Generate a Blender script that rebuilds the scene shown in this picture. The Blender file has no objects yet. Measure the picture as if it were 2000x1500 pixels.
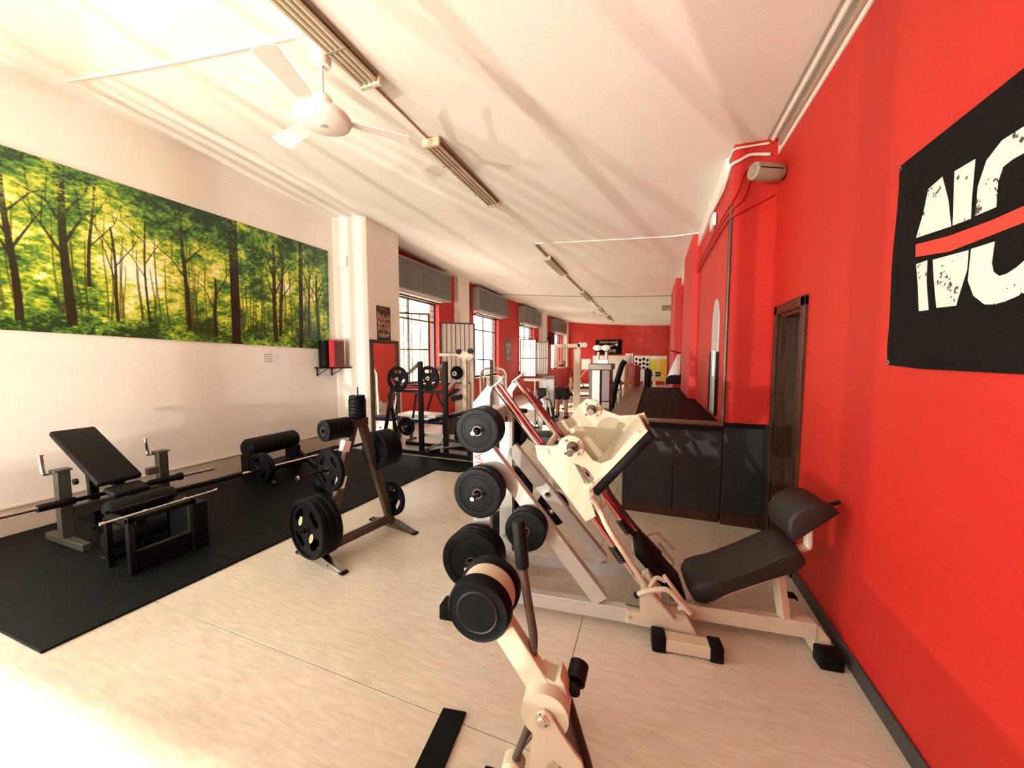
import bpy, bmesh, math, random
import numpy as np
from mathutils import Matrix, Vector
R = math.radians
S = bpy.context.scene
COL = S.collection
random.seed(7)

# ------------------------------------------------------------------ camera
cam = bpy.data.cameras.new('camera')
cam.sensor_width = 36.0
cam.lens = 717.0 / 2000.0 * 36.0
cam.clip_start = 0.02
cam.clip_end = 200
camo = bpy.data.objects.new('camera', cam)
COL.objects.link(camo)
camo.location = (0, 0, 1.65)
camo.rotation_euler = (R(90 - 4.0), 0, R(20.8))
S.camera = camo

# ------------------------------------------------------------------ colour management, sky, sun
S.view_settings.view_transform = 'Standard'
S.view_settings.look = 'None'
S.view_settings.gamma = 1
S.view_settings.use_curve_mapping = False
S.view_settings.exposure = 0.42
world = bpy.data.worlds.new('sky')
S.world = world
world.use_nodes = True
bg = world.node_tree.nodes['Background']
bg.inputs[0].default_value = (1.0, 0.975, 0.905, 1)
bg.inputs[1].default_value = 7.0
sun = bpy.data.lights.new('sun', 'SUN')
sun.energy = 16
sun.angle = R(4.5)
sun.color = (1.0, 0.92, 0.78)
suno = bpy.data.objects.new('sun', sun)
COL.objects.link(suno)
suno.rotation_euler = Vector((0.80, 0.03, -0.60)).to_track_quat('-Z', 'Y').to_euler()

# added spot lamps behind the camera, standing in for sun off parked cars
def glint_spot(loc, target, power, size, cone=70):
    l = bpy.data.lights.new('added_glint_spot', 'SPOT'); l.energy = power; l.shadow_soft_size = size
    l.spot_size = R(cone); l.spot_blend = 0.1; l.color = (1.0, 0.95, 0.85)
    o = bpy.data.objects.new('added_glint_spot', l); COL.objects.link(o); o.location = loc
    o.rotation_euler = (Vector(target) - Vector(loc)).to_track_quat('-Z', 'Y').to_euler()
glint_spot((-4.2, -9.0, 0.2), (-3.0, 3.5, 3.9), 3300, 0.03)
glint_spot((-7.5, -10.0, 0.3), (-2.0, 5.0, 3.9), 3000, 0.02)
glint_spot((-1.2, -8.0, 0.1), (-2.5, 4.0, 3.9), 1500, 0.04)
def portal(name, loc, sx, sy, direction):
    l = bpy.data.lights.new(name, 'AREA')
    l.shape = 'RECTANGLE'; l.size = sx; l.size_y = sy
    l.cycles.is_portal = True
    o = bpy.data.objects.new(name, l); COL.objects.link(o)
    o.location = loc
    o.rotation_euler = Vector(direction).to_track_quat('-Z', 'Z').to_euler()

# ------------------------------------------------------------------ materials
def nt(m):
    m.use_nodes = True
    return m.node_tree, m.node_tree.nodes['Principled BSDF']
def mat(name, col, rough=0.5, metal=0.0, var=0.0, scale=8.0, bump=0.0, bscale=60.0, coat=0.0, stretch=None, spec=None):
    m = bpy.data.materials.new(name)
    t, p = nt(m)
    N = t.nodes; L = t.links
    p.inputs['Base Color'].default_value = (*col, 1)
    p.inputs['Roughness'].default_value = rough
    p.inputs['Metallic'].default_value = metal
    if spec is not None: p.inputs['Specular IOR Level'].default_value = spec
    if coat: p.inputs['Coat Weight'].default_value = coat
    if var or bump:
        tc = N.new('ShaderNodeTexCoord'); mp = N.new('ShaderNodeMapping')
        L.new(tc.outputs['Object'], mp.inputs[0])
        if stretch: mp.inputs['Scale'].default_value = stretch
    if var:
        n = N.new('ShaderNodeTexNoise'); n.inputs['Scale'].default_value = scale; n.inputs['Detail'].default_value = 5
        L.new(mp.outputs[0], n.inputs['Vector'])
        r = N.new('ShaderNodeValToRGB')
        r.color_ramp.elements[0].position = 0.3; r.color_ramp.elements[1].position = 0.7
        r.color_ramp.elements[0].color = (*[c * (1 - var) for c in col], 1)
        r.color_ramp.elements[1].color = (*[min(1, c * (1 + var)) for c in col], 1)
        L.new(n.outputs['Fac'], r.inputs[0]); L.new(r.outputs[0], p.inputs['Base Color'])
    if bump:
        n2 = N.new('ShaderNodeTexNoise'); n2.inputs['Scale'].default_value = bscale; n2.inputs['Detail'].default_value = 4
        L.new(mp.outputs[0], n2.inputs['Vector'])
        b = N.new('ShaderNodeBump'); b.inputs['Strength'].default_value = bump; b.inputs['Distance'].default_value = 0.004
        L.new(n2.outputs['Fac'], b.inputs['Height']); L.new(b.outputs[0], p.inputs['Normal'])
    return m
M = {}
M['red'] = mat('red wall paint', (0.53, 0.016, 0.009), 0.55, var=0.05, scale=2.5, bump=0.25, bscale=180)
M['white_wall'] = mat('cream white wall paint', (0.84, 0.775, 0.70), 0.7, var=0.03, scale=1.5, bump=0.15, bscale=120)
M['ceiling'] = mat('ceiling plaster', (0.87, 0.83, 0.765), 0.8, var=0.03, scale=0.8, bump=0.2, bscale=60)
M['white'] = mat('white paint', (0.83, 0.79, 0.73), 0.45)
M['dark_panel'] = mat('charcoal painted panel', (0.012, 0.013, 0.014), 0.55, var=0.15, scale=3)
M['black_top'] = mat('polished black counter', (0.0025, 0.0025, 0.0025), 0.5, spec=0.02)
M['brown_wood'] = mat('dark brown wood', (0.045, 0.017, 0.008), 0.35, var=0.5, scale=6, stretch=(8, 8, 0.7))
M['mid_wood'] = mat('reddish brown wood', (0.13, 0.06, 0.036), 0.35, var=0.35, scale=5, stretch=(8, 1, 8))
M['grey_base'] = mat('dark grey baseboard paint', (0.045, 0.045, 0.042), 0.5, var=0.2, scale=6)
M['beige_base'] = mat('beige baseboard paint', (0.56, 0.47, 0.37), 0.6, var=0.06, scale=3)
M['rubber'] = mat('black rubber', (0.0035, 0.0036, 0.0036), 0.5, spec=0.12, var=0.25, scale=12, bump=0.15, bscale=150)
M['plate_rubber'] = mat('black plate rubber', (0.0034, 0.0038, 0.0043), 0.42, spec=0.09, var=0.35, scale=9, bump=0.12, bscale=120)
M['mat_rubber'] = mat('black floor mat rubber', (0.0034, 0.0042, 0.0038), 0.6, spec=0.10, var=0.4, scale=2.5, bump=0.5, bscale=220)
M['vinyl'] = mat('black vinyl upholstery', (0.0042, 0.0040, 0.0038), 0.5, spec=0.15, var=0.15, scale=20, bump=0.35, bscale=260)
M['vinyl_grey'] = mat('dark grey brown vinyl upholstery', (0.0135, 0.0105, 0.0098), 0.5, spec=0.35, var=0.12, scale=20, bump=0.35, bscale=260)
M['beige'] = mat('beige powder coat', (0.56, 0.49, 0.36), 0.34, var=0.04, scale=6, bump=0.05)
M['silver'] = mat('light silver grey powder coat', (0.52, 0.505, 0.475), 0.33, metal=0.25, var=0.05, scale=8)
M['dark_silver'] = mat('grey silver shroud', (0.24, 0.235, 0.23), 0.35, metal=0.3)
M['chrome'] = mat('chrome', (0.80, 0.78, 0.74), 0.12, metal=1.0)
M['steel'] = mat('brushed steel', (0.42, 0.39, 0.35), 0.3, metal=1.0, var=0.15, scale=10)
M['red_paint_reflection'] = mat('dark red paint and rail reflection', (0.17, 0.005, 0.005), 0.3)  # red paint; on the leg press it colours in the wall's reflection
M['bronze'] = mat('bronze brown metal', (0.095, 0.068, 0.054), 0.36, metal=0.5, var=0.2, scale=7)
M['black_metal'] = mat('black painted metal', (0.0035, 0.0035, 0.004), 0.33, spec=0.2)
M['olive_metal'] = mat('grey olive painted metal', (0.040, 0.039, 0.029), 0.45, var=0.08, scale=8)
M['dark_grey'] = mat('dark grey enamel', (0.115, 0.112, 0.105), 0.45, var=0.05, scale=5)
M['box_frame'] = mat('pale grey aluminium trim', (0.30, 0.29, 0.275), 0.4, metal=0.1)
M['frame_dark'] = mat('dark window steel', (0.045, 0.04, 0.036), 0.4)
M['tube_glass'] = mat('unlit fluorescent tube', (0.62, 0.56, 0.42), 0.25)
M['lamp_body'] = mat('lamp housing', (0.30, 0.255, 0.185), 0.4, metal=0.2)
M['conduit'] = mat('conduit brownish white', (0.42, 0.27, 0.20), 0.45)
M['speaker'] = mat('speaker beige plastic', (0.33, 0.285, 0.20), 0.5, bump=0.6, bscale=400)
M['yellow'] = mat('yellow print', (0.72, 0.70, 0.02), 0.5)
M['orange'] = mat('orange yellow print', (0.85, 0.48, 0.02), 0.5, var=0.2, scale=14)
M['skin'] = mat('skin', (0.52, 0.25, 0.15), 0.5)
M['shirt'] = mat('red t-shirt cloth', (0.28, 0.022, 0.018), 0.85, bump=0.3, bscale=40)
M['shorts'] = mat('black shorts cloth', (0.008, 0.008, 0.008), 0.8)
M['beard'] = mat('dark beard hair', (0.045, 0.022, 0.014), 0.8)
M['eye'] = mat('eye', (0.02, 0.015, 0.01), 0.3)
M['cream_sticker'] = mat('cream sticker', (0.72, 0.62, 0.30), 0.4)
M['maroon'] = mat('maroon painted metal', (0.10, 0.008, 0.012), 0.35)
M['board_grey'] = mat('grey board', (0.45, 0.45, 0.45), 0.4)
M['blue_plastic'] = mat('dark blue vinyl', (0.02, 0.03, 0.10), 0.4)
M['print_black'] = mat('black cloth print', (0.0055, 0.0045, 0.0042), 0.9, spec=0.15, var=0.2, scale=6)
M['text_dark'] = mat('dark ink', (0.03, 0.03, 0.05), 0.6)
M['text_red'] = mat('red ink', (0.62, 0.04, 0.02), 0.5)
M['text_cream'] = mat('cream ink', (0.72, 0.66, 0.52), 0.6)
M['banner_red'] = mat('banner red stripe', (0.62, 0.045, 0.028), 0.7)
M['leaf_white'] = mat('frosted white pane', (0.85, 0.84, 0.80), 0.35)
M['mirror'] = mat('mirror glass', (0.88, 0.88, 0.88), 0.02, metal=1.0)
M['street'] = mat('sunlit street paving', (0.62, 0.58, 0.50), 0.8, var=0.1, scale=2)
M['house'] = mat('pale yellow house render', (0.80, 0.72, 0.34), 0.8, var=0.05, scale=1)
M['box_red'] = mat('red box', (0.42, 0.02, 0.03), 0.35)
M['stack_grey'] = mat('weight stack grey', (0.06, 0.055, 0.05), 0.4)

def glass_mat():
    m = bpy.data.materials.new('window glass'); t, p = nt(m); N = t.nodes; L = t.links
    tr = N.new('ShaderNodeBsdfTransparent'); gl = N.new('ShaderNodeBsdfGlossy'); gl.inputs['Roughness'].default_value = 0.02
    mx = N.new('ShaderNodeMixShader'); mx.inputs[0].default_value = 0.06
    L.new(tr.outputs[0], mx.inputs[1]); L.new(gl.outputs[0], mx.inputs[2])
    L.new(mx.outputs[0], N['Material Output'].inputs['Surface'])
    return m
M['glass'] = glass_mat()

def frosted_mat():
    m = bpy.data.materials.new('frosted sash glass'); t, p = nt(m); N = t.nodes; L = t.links
    tr = N.new('ShaderNodeBsdfTranslucent'); tr.inputs[0].default_value = (0.95, 0.94, 0.90, 1)
    df = N.new('ShaderNodeBsdfDiffuse'); df.inputs[0].default_value = (0.85, 0.84, 0.80, 1)
    mx = N.new('ShaderNodeMixShader'); mx.inputs[0].default_value = 0.35
    L.new(tr.outputs[0], mx.inputs[1]); L.new(df.outputs[0], mx.inputs[2])
    L.new(mx.outputs[0], N['Material Output'].inputs['Surface'])
    return m
M['frosted'] = frosted_mat()

def floor_mat():
    m = bpy.data.materials.new('cream marbled vinyl floor'); t, p = nt(m); N = t.nodes; L = t.links
    tc = N.new('ShaderNodeTexCoord'); mp = N.new('ShaderNodeMapping'); mp.inputs['Scale'].default_value = (1.1, 7.5, 1)
    mp.inputs['Rotation'].default_value = (0, 0, R(-12))
    L.new(tc.outputs['Object'], mp.inputs[0])
    n = N.new('ShaderNodeTexNoise'); n.inputs['Scale'].default_value = 6; n.inputs['Detail'].default_value = 8; n.inputs['Roughness'].default_value = 0.7
    L.new(mp.outputs[0], n.inputs['Vector'])
    r = N.new('ShaderNodeValToRGB')
    r.color_ramp.elements[0].position = 0.28; r.color_ramp.elements[1].position = 0.66
    r.color_ramp.elements[0].color = (0.50, 0.425, 0.33, 1); r.color_ramp.elements[1].color = (0.68, 0.61, 0.505, 1)
    L.new(n.outputs['Fac'], r.inputs[0])
    n2 = N.new('ShaderNodeTexNoise'); n2.inputs['Scale'].default_value = 1.3; n2.inputs['Detail'].default_value = 3
    L.new(tc.outputs['Object'], n2.inputs['Vector'])
    r2 = N.new('ShaderNodeValToRGB'); r2.color_ramp.elements[0].color = (0.88, 0.86, 0.84, 1); r2.color_ramp.elements[1].color = (1, 1, 1, 1)
    r2.color_ramp.elements[0].position = 0.35; r2.color_ramp.elements[1].position = 0.6
    L.new(n2.outputs['Fac'], r2.inputs[0])
    mx = N.new('ShaderNodeMix'); mx.data_type = 'RGBA'; mx.blend_type = 'MULTIPLY'; mx.inputs[0].default_value = 1
    L.new(r.outputs[0], mx.inputs[6]); L.new(r2.outputs[0], mx.inputs[7]); L.new(mx.outputs[2], p.inputs['Base Color'])
    rr = N.new('ShaderNodeMapRange'); rr.inputs[3].default_value = 0.22; rr.inputs[4].default_value = 0.40
    L.new(n.outputs['Fac'], rr.inputs[0]); L.new(rr.outputs[0], p.inputs['Roughness'])
    b = N.new('ShaderNodeBump'); b.inputs['Strength'].default_value = 0.06; b.inputs['Distance'].default_value = 0.002
    L.new(n.outputs['Fac'], b.inputs['Height']); L.new(b.outputs[0], p.inputs['Normal'])
    return m
M['floor'] = floor_mat()

def vcol_mat(name, rough=0.5, coat=0.0):
    m = bpy.data.materials.new(name); t, p = nt(m)
    a = t.nodes.new('ShaderNodeAttribute'); a.attribute_name = 'Col'
    t.links.new(a.outputs['Color'], p.inputs['Base Color'])
    p.inputs['Roughness'].default_value = rough
    p.inputs['Coat Weight'].default_value = coat
    return m

# ------------------------------------------------------------------ mesh helpers
def T(x, y, z): return Matrix.Translation((x, y, z))
def RZ(a): return Matrix.Rotation(R(a), 4, 'Z')
def RX(a): return Matrix.Rotation(R(a), 4, 'X')
def RY(a): return Matrix.Rotation(R(a), 4, 'Y')
def frame(p0, p1, up=(0, 0, 1)):
    z = (Vector(p1) - Vector(p0)).normalized()
    u = Vector(up)
    if abs(z.dot(u)) > 0.995: u = Vector((1, 0, 0))
    x = u.cross(z).normalized(); y = z.cross(x)
    m = Matrix((x, y, z)).transposed().to_4x4()
    m.translation = (Vector(p0) + Vector(p1)) / 2
    return m      # local z along the beam, local y towards up, local x sideways

SPLIT = {'lower_panel', 'leg', 'foot_cap', 'white_tape', 'support_post', 'opening_trim', 'side_support', 'brace', 'splayed_leg', 'arm', 'support', 'guide_rod', 'chrome_post', 'pedal', 'sloping_arm', 'front_horn', 'rear_horn', 'rail_carriage', 'post_pair', 'crank'}
class MB:
    def __init__(s): s.bm = bmesh.new()
    def _add(s, verts, faces, mtx=None):
        vs = [s.bm.verts.new((mtx @ Vector(v)) if mtx else v) for v in verts]
        fs = []
        for f in faces:
            try: fs.append(s.bm.faces.new([vs[i] for i in f]))
            except ValueError: pass
        return vs, fs
    def box(s, c, size, mtx=None, bev=0.0, seg=1):
        x, y, z = [k / 2 for k in size]
        v = [(-x, -y, -z), (x, -y, -z), (x, y, -z), (-x, y, -z), (-x, -y, z), (x, -y, z), (x, y, z), (-x, y, z)]
        f = [(3, 2, 1, 0), (4, 5, 6, 7), (0, 1, 5, 4), (1, 2, 6, 5), (2, 3, 7, 6), (3, 0, 4, 7)]
        m = Matrix.Translation(c) if mtx is None else mtx @ Matrix.Translation(c)
        vs, fs = s._add(v, f, m)
        if bev:
            es = list({e for q in fs for e in q.edges})
            bmesh.ops.bevel(s.bm, geom=es, offset=bev, segments=seg, profile=0.5, affect='EDGES')
        return s
    def span(s, a, b, bev=0.0, seg=1, mtx=None):
        c = [(a[i] + b[i]) / 2 for i in range(3)]; z = [abs(a[i] - b[i]) for i in range(3)]
        return s.box(c, z, mtx, bev, seg)
    def beam(s, p0, p1, w, h, up=(0, 0, 1), bev=0.003, seg=1):
        L_ = (Vector(p1) - Vector(p0)).length
        return s.box((0, 0, 0), (w, h, L_), frame(p0, p1, up), bev, seg)
    def cyl(s, p0, p1, r, n=20, r2=None):
        r2 = r if r2 is None else r2
        L_ = (Vector(p1) - Vector(p0)).length; m = frame(p0, p1)
        v = []; f = []
        for k in range(n):
            a = 2 * math.pi * k / n
            v.append((r * math.cos(a), r * math.sin(a), -L_ / 2)); v.append((r2 * math.cos(a), r2 * math.sin(a), L_ / 2))
        for k in range(n):
            a = 2 * k; b = 2 * ((k + 1) % n); f.append((a, b, b + 1, a + 1))
        f.append(tuple(2 * k for k in reversed(range(n)))); f.append(tuple(2 * k + 1 for k in range(n)))
        s._add(v, f, m); return s
    def lathe(s, prof, mtx=None, n=36, close=False):
        v = []; f = []; P = len(prof)
        for k in range(n):
            a = 2 * math.pi * k / n
            for r, h in prof: v.append((r * math.cos(a), r * math.sin(a), h))
        for k in range(n):
            k2 = (k + 1) % n
            for j in range(P if close else P - 1):
                j2 = (j + 1) % P
                f.append((k * P + j, k2 * P + j, k2 * P + j2, k * P + j2))
        s._add(v, f, mtx)
        if not close: bmesh.ops.remove_doubles(s.bm, verts=s.bm.verts[-len(v):], dist=1e-6)
        return s
    def tube(s, pts, r, n=10, closed=False, rad=None, bend=0.0, bs=5):
        pts = [Vector(p) for p in pts]
        if bend:
            q = [pts[0]]
            for i in range(1, len(pts) - 1):
                a, b, c = pts[i - 1], pts[i], pts[i + 1]
                d = min(bend, (a - b).length * 0.49, (c - b).length * 0.49)
                p0 = b + (a - b).normalized() * d; p2 = b + (c - b).normalized() * d
                for k in range(bs + 1):
                    t = k / bs; q.append(p0.lerp(b, t).lerp(b.lerp(p2, t), t))
            q.append(pts[-1]); pts = q
        m = len(pts); v = []; f = []
        nrm = None
        for i in range(m):
            if closed: d = (pts[(i + 1) % m] - pts[i - 1]).normalized()
            else: d = (pts[min(i + 1, m - 1)] - pts[max(i - 1, 0)]).normalized()
            if nrm is None:
                nrm = Vector((0, 0, 1)) if abs(d.z) < 0.9 else Vector((1, 0, 0))
            nrm = (nrm - d * nrm.dot(d)).normalized(); b = d.cross(nrm)
            rr = r if rad is None else rad[i] if i < len(rad) else r
            for k in range(n):
                a = 2 * math.pi * k / n
                v.append(pts[i] + nrm * (rr * math.cos(a)) + b * (rr * math.sin(a)))
        for i in range(m if closed else m - 1):
            i2 = (i + 1) % m
            for k in range(n):
                k2 = (k + 1) % n
                f.append((i * n + k, i * n + k2, i2 * n + k2, i2 * n + k))
        if not closed:
            f.append(tuple(reversed(range(n)))); f.append(tuple((m - 1) * n + k for k in range(n)))
        s._add(v, f); return s
    def prism(s, pts, mtx, t, bev=0.0):
        n = len(pts)
        v = [(x, y, -t / 2) for x, y in pts] + [(x, y, t / 2) for x, y in pts]
        f = [tuple(reversed(range(n))), tuple(range(n, 2 * n))] + [(i, (i + 1) % n, n + (i + 1) % n, n + i) for i in range(n)]
        vs, fs = s._add(v, f, mtx)
        if bev:
            es = list({e for q in fs[:2] for e in q.edges})
            bmesh.ops.bevel(s.bm, geom=es, offset=bev, segments=1, profile=0.5, affect='EDGES')
        return s
    def shape(s, outer, holes, mtx, t, bev=0.0):
        """flat plate with holes, cut by a filled 2D curve"""
        cu = bpy.data.curves.new('tmp', 'CURVE'); cu.dimensions = '2D'; cu.fill_mode = 'BOTH'
        cu.extrude = max(t / 2 - bev, 0.0001); cu.bevel_depth = bev; cu.bevel_resolution = 1; cu.offset = -bev
        for pts in [outer] + holes:
            sp = cu.splines.new('POLY'); sp.points.add(len(pts) - 1); sp.use_cyclic_u = True
            for i, (x, y) in enumerate(pts): sp.points[i].co = (x, y, 0, 1)
        s._curve(cu, mtx); return s
    def text(s, body, size, mtx, ext=0.001, align='CENTER', sx=1.0):
        cu = bpy.data.curves.new('tmp', 'FONT'); cu.body = body; cu.size = size; cu.extrude = ext
        cu.align_x = align; cu.align_y = 'CENTER'
        s._curve(cu, mtx @ Matrix.Diagonal((sx, 1, 1, 1))); return s
    def _curve(s, cu, mtx):
        o = bpy.data.objects.new('tmp', cu)
        me = bpy.data.meshes.new_from_object(o)
        me.transform(mtx)
        s.bm.from_mesh(me)
        bpy.data.objects.remove(o); bpy.data.curves.remove(cu); bpy.data.meshes.remove(me)
    def sphere(s, c, r, sc=(1, 1, 1), n=16, mtx=None):
        m = Matrix.Translation(c) @ Matrix.Diagonal((*sc, 1))
        if mtx is not None: m = mtx @ m
        bmesh.ops.create_uvsphere(s.bm, u_segments=n, v_segments=max(6, n // 2), radius=r, matrix=m); return s
    def mesh(s, name, sharp=35, smooth=True):
        bm = s.bm
        bmesh.ops.recalc_face_normals(bm, faces=bm.faces[:])
        if smooth:
            for f in bm.faces: f.smooth = True
            for e in bm.edges:
                if len(e.link_faces) == 2 and e.calc_face_angle(0) > R(sharp): e.smooth = False
        me = bpy.data.meshes.new(name); bm.to_mesh(me); bm.free()
        return me
    def build(s, name, material, parent=None, **kw):
        if name in SPLIT and parent is not None:
            out = None
            for part in s.islands(): out = part._build1(name, material, parent, **kw)
            s.bm.free(); return out
        return s._build1(name, material, parent, **kw)
    def islands(s):
        bm = s.bm; bm.verts.ensure_lookup_table(); seen = set(); res = []
        for v0 in bm.verts:
            if v0 in seen: continue
            st = [v0]; seen.add(v0); grp = []
            while st:
                v = st.pop(); grp.append(v)
                for e in v.link_edges:
                    w = e.other_vert(v)
                    if w not in seen: seen.add(w); st.append(w)
            mb = MB(); mp = {v: mb.bm.verts.new(v.co) for v in grp}
            for f in {f for v in grp for f in v.link_faces}: mb.bm.faces.new([mp[v] for v in f.verts])
            res.append(mb)
        return res
    def _build1(s, name, material, parent=None, **kw):
        me = s.mesh(name, **kw)
        me.materials.append(M[material] if isinstance(material, str) else material)
        o = bpy.data.objects.new(name, me); COL.objects.link(o)
        if parent is not None: o.parent = parent
        return o

def thing(name, label, cat, loc=(0, 0, 0), rz=0, group=None):
    o = bpy.data.objects.new(name, None); COL.objects.link(o); o.empty_display_size = 0.1
    o.location = loc; o.rotation_euler = (0, 0, R(rz)); o['label'] = label; o['category'] = cat
    if group: o['group'] = group
    return o
def tag(o, label, cat, group=None):
    o['label'] = label; o['category'] = cat
    if group: o['group'] = group
    return o
def struct(name, mb, material, parent=None, **kw):
    o = mb.build(name, material, parent, **kw)
    if parent is None: o['kind'] = 'structure'
    return o
def sempty(name, loc=(0, 0, 0)):
    o = bpy.data.objects.new(name, None); COL.objects.link(o); o.location = loc; o['kind'] = 'structure'; return o
def dup(root, loc, rot, label, group=None):
    r = root.copy(); COL.objects.link(r); r.location = loc; r.rotation_euler = rot
    r['label'] = label
    if group: r['group'] = group
    for ch in list(root.children):
        c = ch.copy(); COL.objects.link(c); c.parent = r
        for g in ch.children:
            d = g.copy(); COL.objects.link(d); d.parent = c
    return r
def circle(r, n=40, cx=0, cy=0, a0=0): return [(cx + r * math.cos(a0 + 2 * math.pi * k / n), cy + r * math.sin(a0 + 2 * math.pi * k / n)) for k in range(n)]
def rrect(w, h, r, n=5, cx=0, cy=0):
    out = []
    for sx, sy, a in ((1, 1, 0), (-1, 1, 90), (-1, -1, 180), (1, -1, 270)):
        for k in range(n + 1):
            t = R(a + 90 * k / n)
            out.append((cx + sx * (w / 2 - r) + r * math.cos(t), cy + sy * (h / 2 - r) + r * math.sin(t)))
    return out
XZ = RX(90)      # maps 2D (x, y) to (x, z); its thickness runs along y, front towards -y
YZ = Matrix(((0, 0, 1, 0), (1, 0, 0, 0), (0, 1, 0, 0), (0, 0, 0, 1)))   # maps 2D (y, z) onto a plane facing +x
YZm = Matrix(((0, 0, -1, 0), (-1, 0, 0, 0), (0, 1, 0, 0), (0, 0, 0, 1)))  # a plane facing -x, 2D x runs towards -y

XL, XR, YB, YF = -5.55, 1.035, -2.6, 24.5
XC = 0.68                      # plane of the right wall beyond the reception corner

# ------------------------------------------------------------------ floor
fl = sempty('floor')
MB().span((XL - 0.3, YB - 0.3, -0.12), (XR + 2.2, YF + 0.3, -0.004)).build('floor_base', 'grey_base', fl)
xs = [XL, -4.2, -0.37, XR + 2.1]
ys = [YB, -0.45, 1.37, 3.23, 5.06, 6.9, 8.7, 10.5, 12.4, 14.2, 16.0, 17.9, 19.7, 21.6, YF]
for i in range(len(xs) - 1):
    for j in range(len(ys) - 1):
        g = 0.0018
        MB().span((xs[i] + g, ys[j] + g, -0.004), (xs[i + 1] - g, ys[j + 1] - g, 0), bev=0.001).build('floor_sheet', 'floor', fl)

# ------------------------------------------------------------------ ceiling (slightly uneven old plaster)
def zceil(x, y):
    t = (XR + 0.1 - x) / (XR + 0.1 - XL); t = max(0, min(1, t))
    zl = 4.34 if y < 3 else 4.34 - 0.26 * min(1, (y - 3) / 6.0)
    return 3.64 + (zl - 3.64) * t ** 1.6
mb = MB(); nx, ny = 14, 40
v = []; f = []
X0, X1, Y0, Y1 = XL - 0.3, XR + 0.3, YB - 0.3, YF + 0.3
for j in range(ny + 1):
    for i in range(nx + 1):
        x = X0 + (X1 - X0) * i / nx; y = Y0 + (Y1 - Y0) * j / ny
        v.append((x, y, zceil(x, y)))
for j in range(ny):
    for i in range(nx):
        a = j * (nx + 1) + i; f.append((a, a + nx + 1, a + nx + 2, a + 1))
mb._add(v, f)
b0 = len(v)
mb._add([(p[0], p[1], 4.75) for p in (v[0], v[nx], v[-1], v[-1 - nx])], [(0, 1, 2, 3)])
struct('ceiling', mb, 'ceiling')

# ------------------------------------------------------------------ left walls and windows
WIN = [(6.55, 8.9), (11.03, 13.17), (15.58, 17.75), (21.14, 23.66)]
ZS, ZT = 1.0, 3.2
TOP = 4.45
struct('wall_left', MB().span((XL - 0.3, 0.6, 0), (XL, 5.3, TOP)), 'white_wall')
mb = MB(); y0 = 5.3
for a, b in WIN:
    mb.span((XL - 0.3, y0, 0), (XL, a, TOP)); mb.span((XL - 0.3, a, 0), (XL, b, ZS)); mb.span((XL - 0.3, a, ZT), (XL, b, TOP)); y0 = b
mb.span((XL - 0.3, y0, 0), (XL, YF + 0.3, TOP))
struct('wall_left_windows', mb, 'red')
# side window beside the camera (out of frame), the wall_left goes on behind it
mb = MB()
mb.span((XL - 0.3, YB - 0.3, 0), (XL, 0.6, 0.55)); mb.span((XL - 0.3, YB - 0.3, 3.3), (XL, 0.6, TOP + 0.1)); mb.span((XL - 0.3, YB - 0.3, 0.55), (XL, YB + 0.3, 3.3))
struct('wall_left_front', mb, 'white_wall')
portal('portal_side', (XL - 0.05, -0.85, 1.9), 2.9, 2.75, (1, 0, 0))
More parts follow.
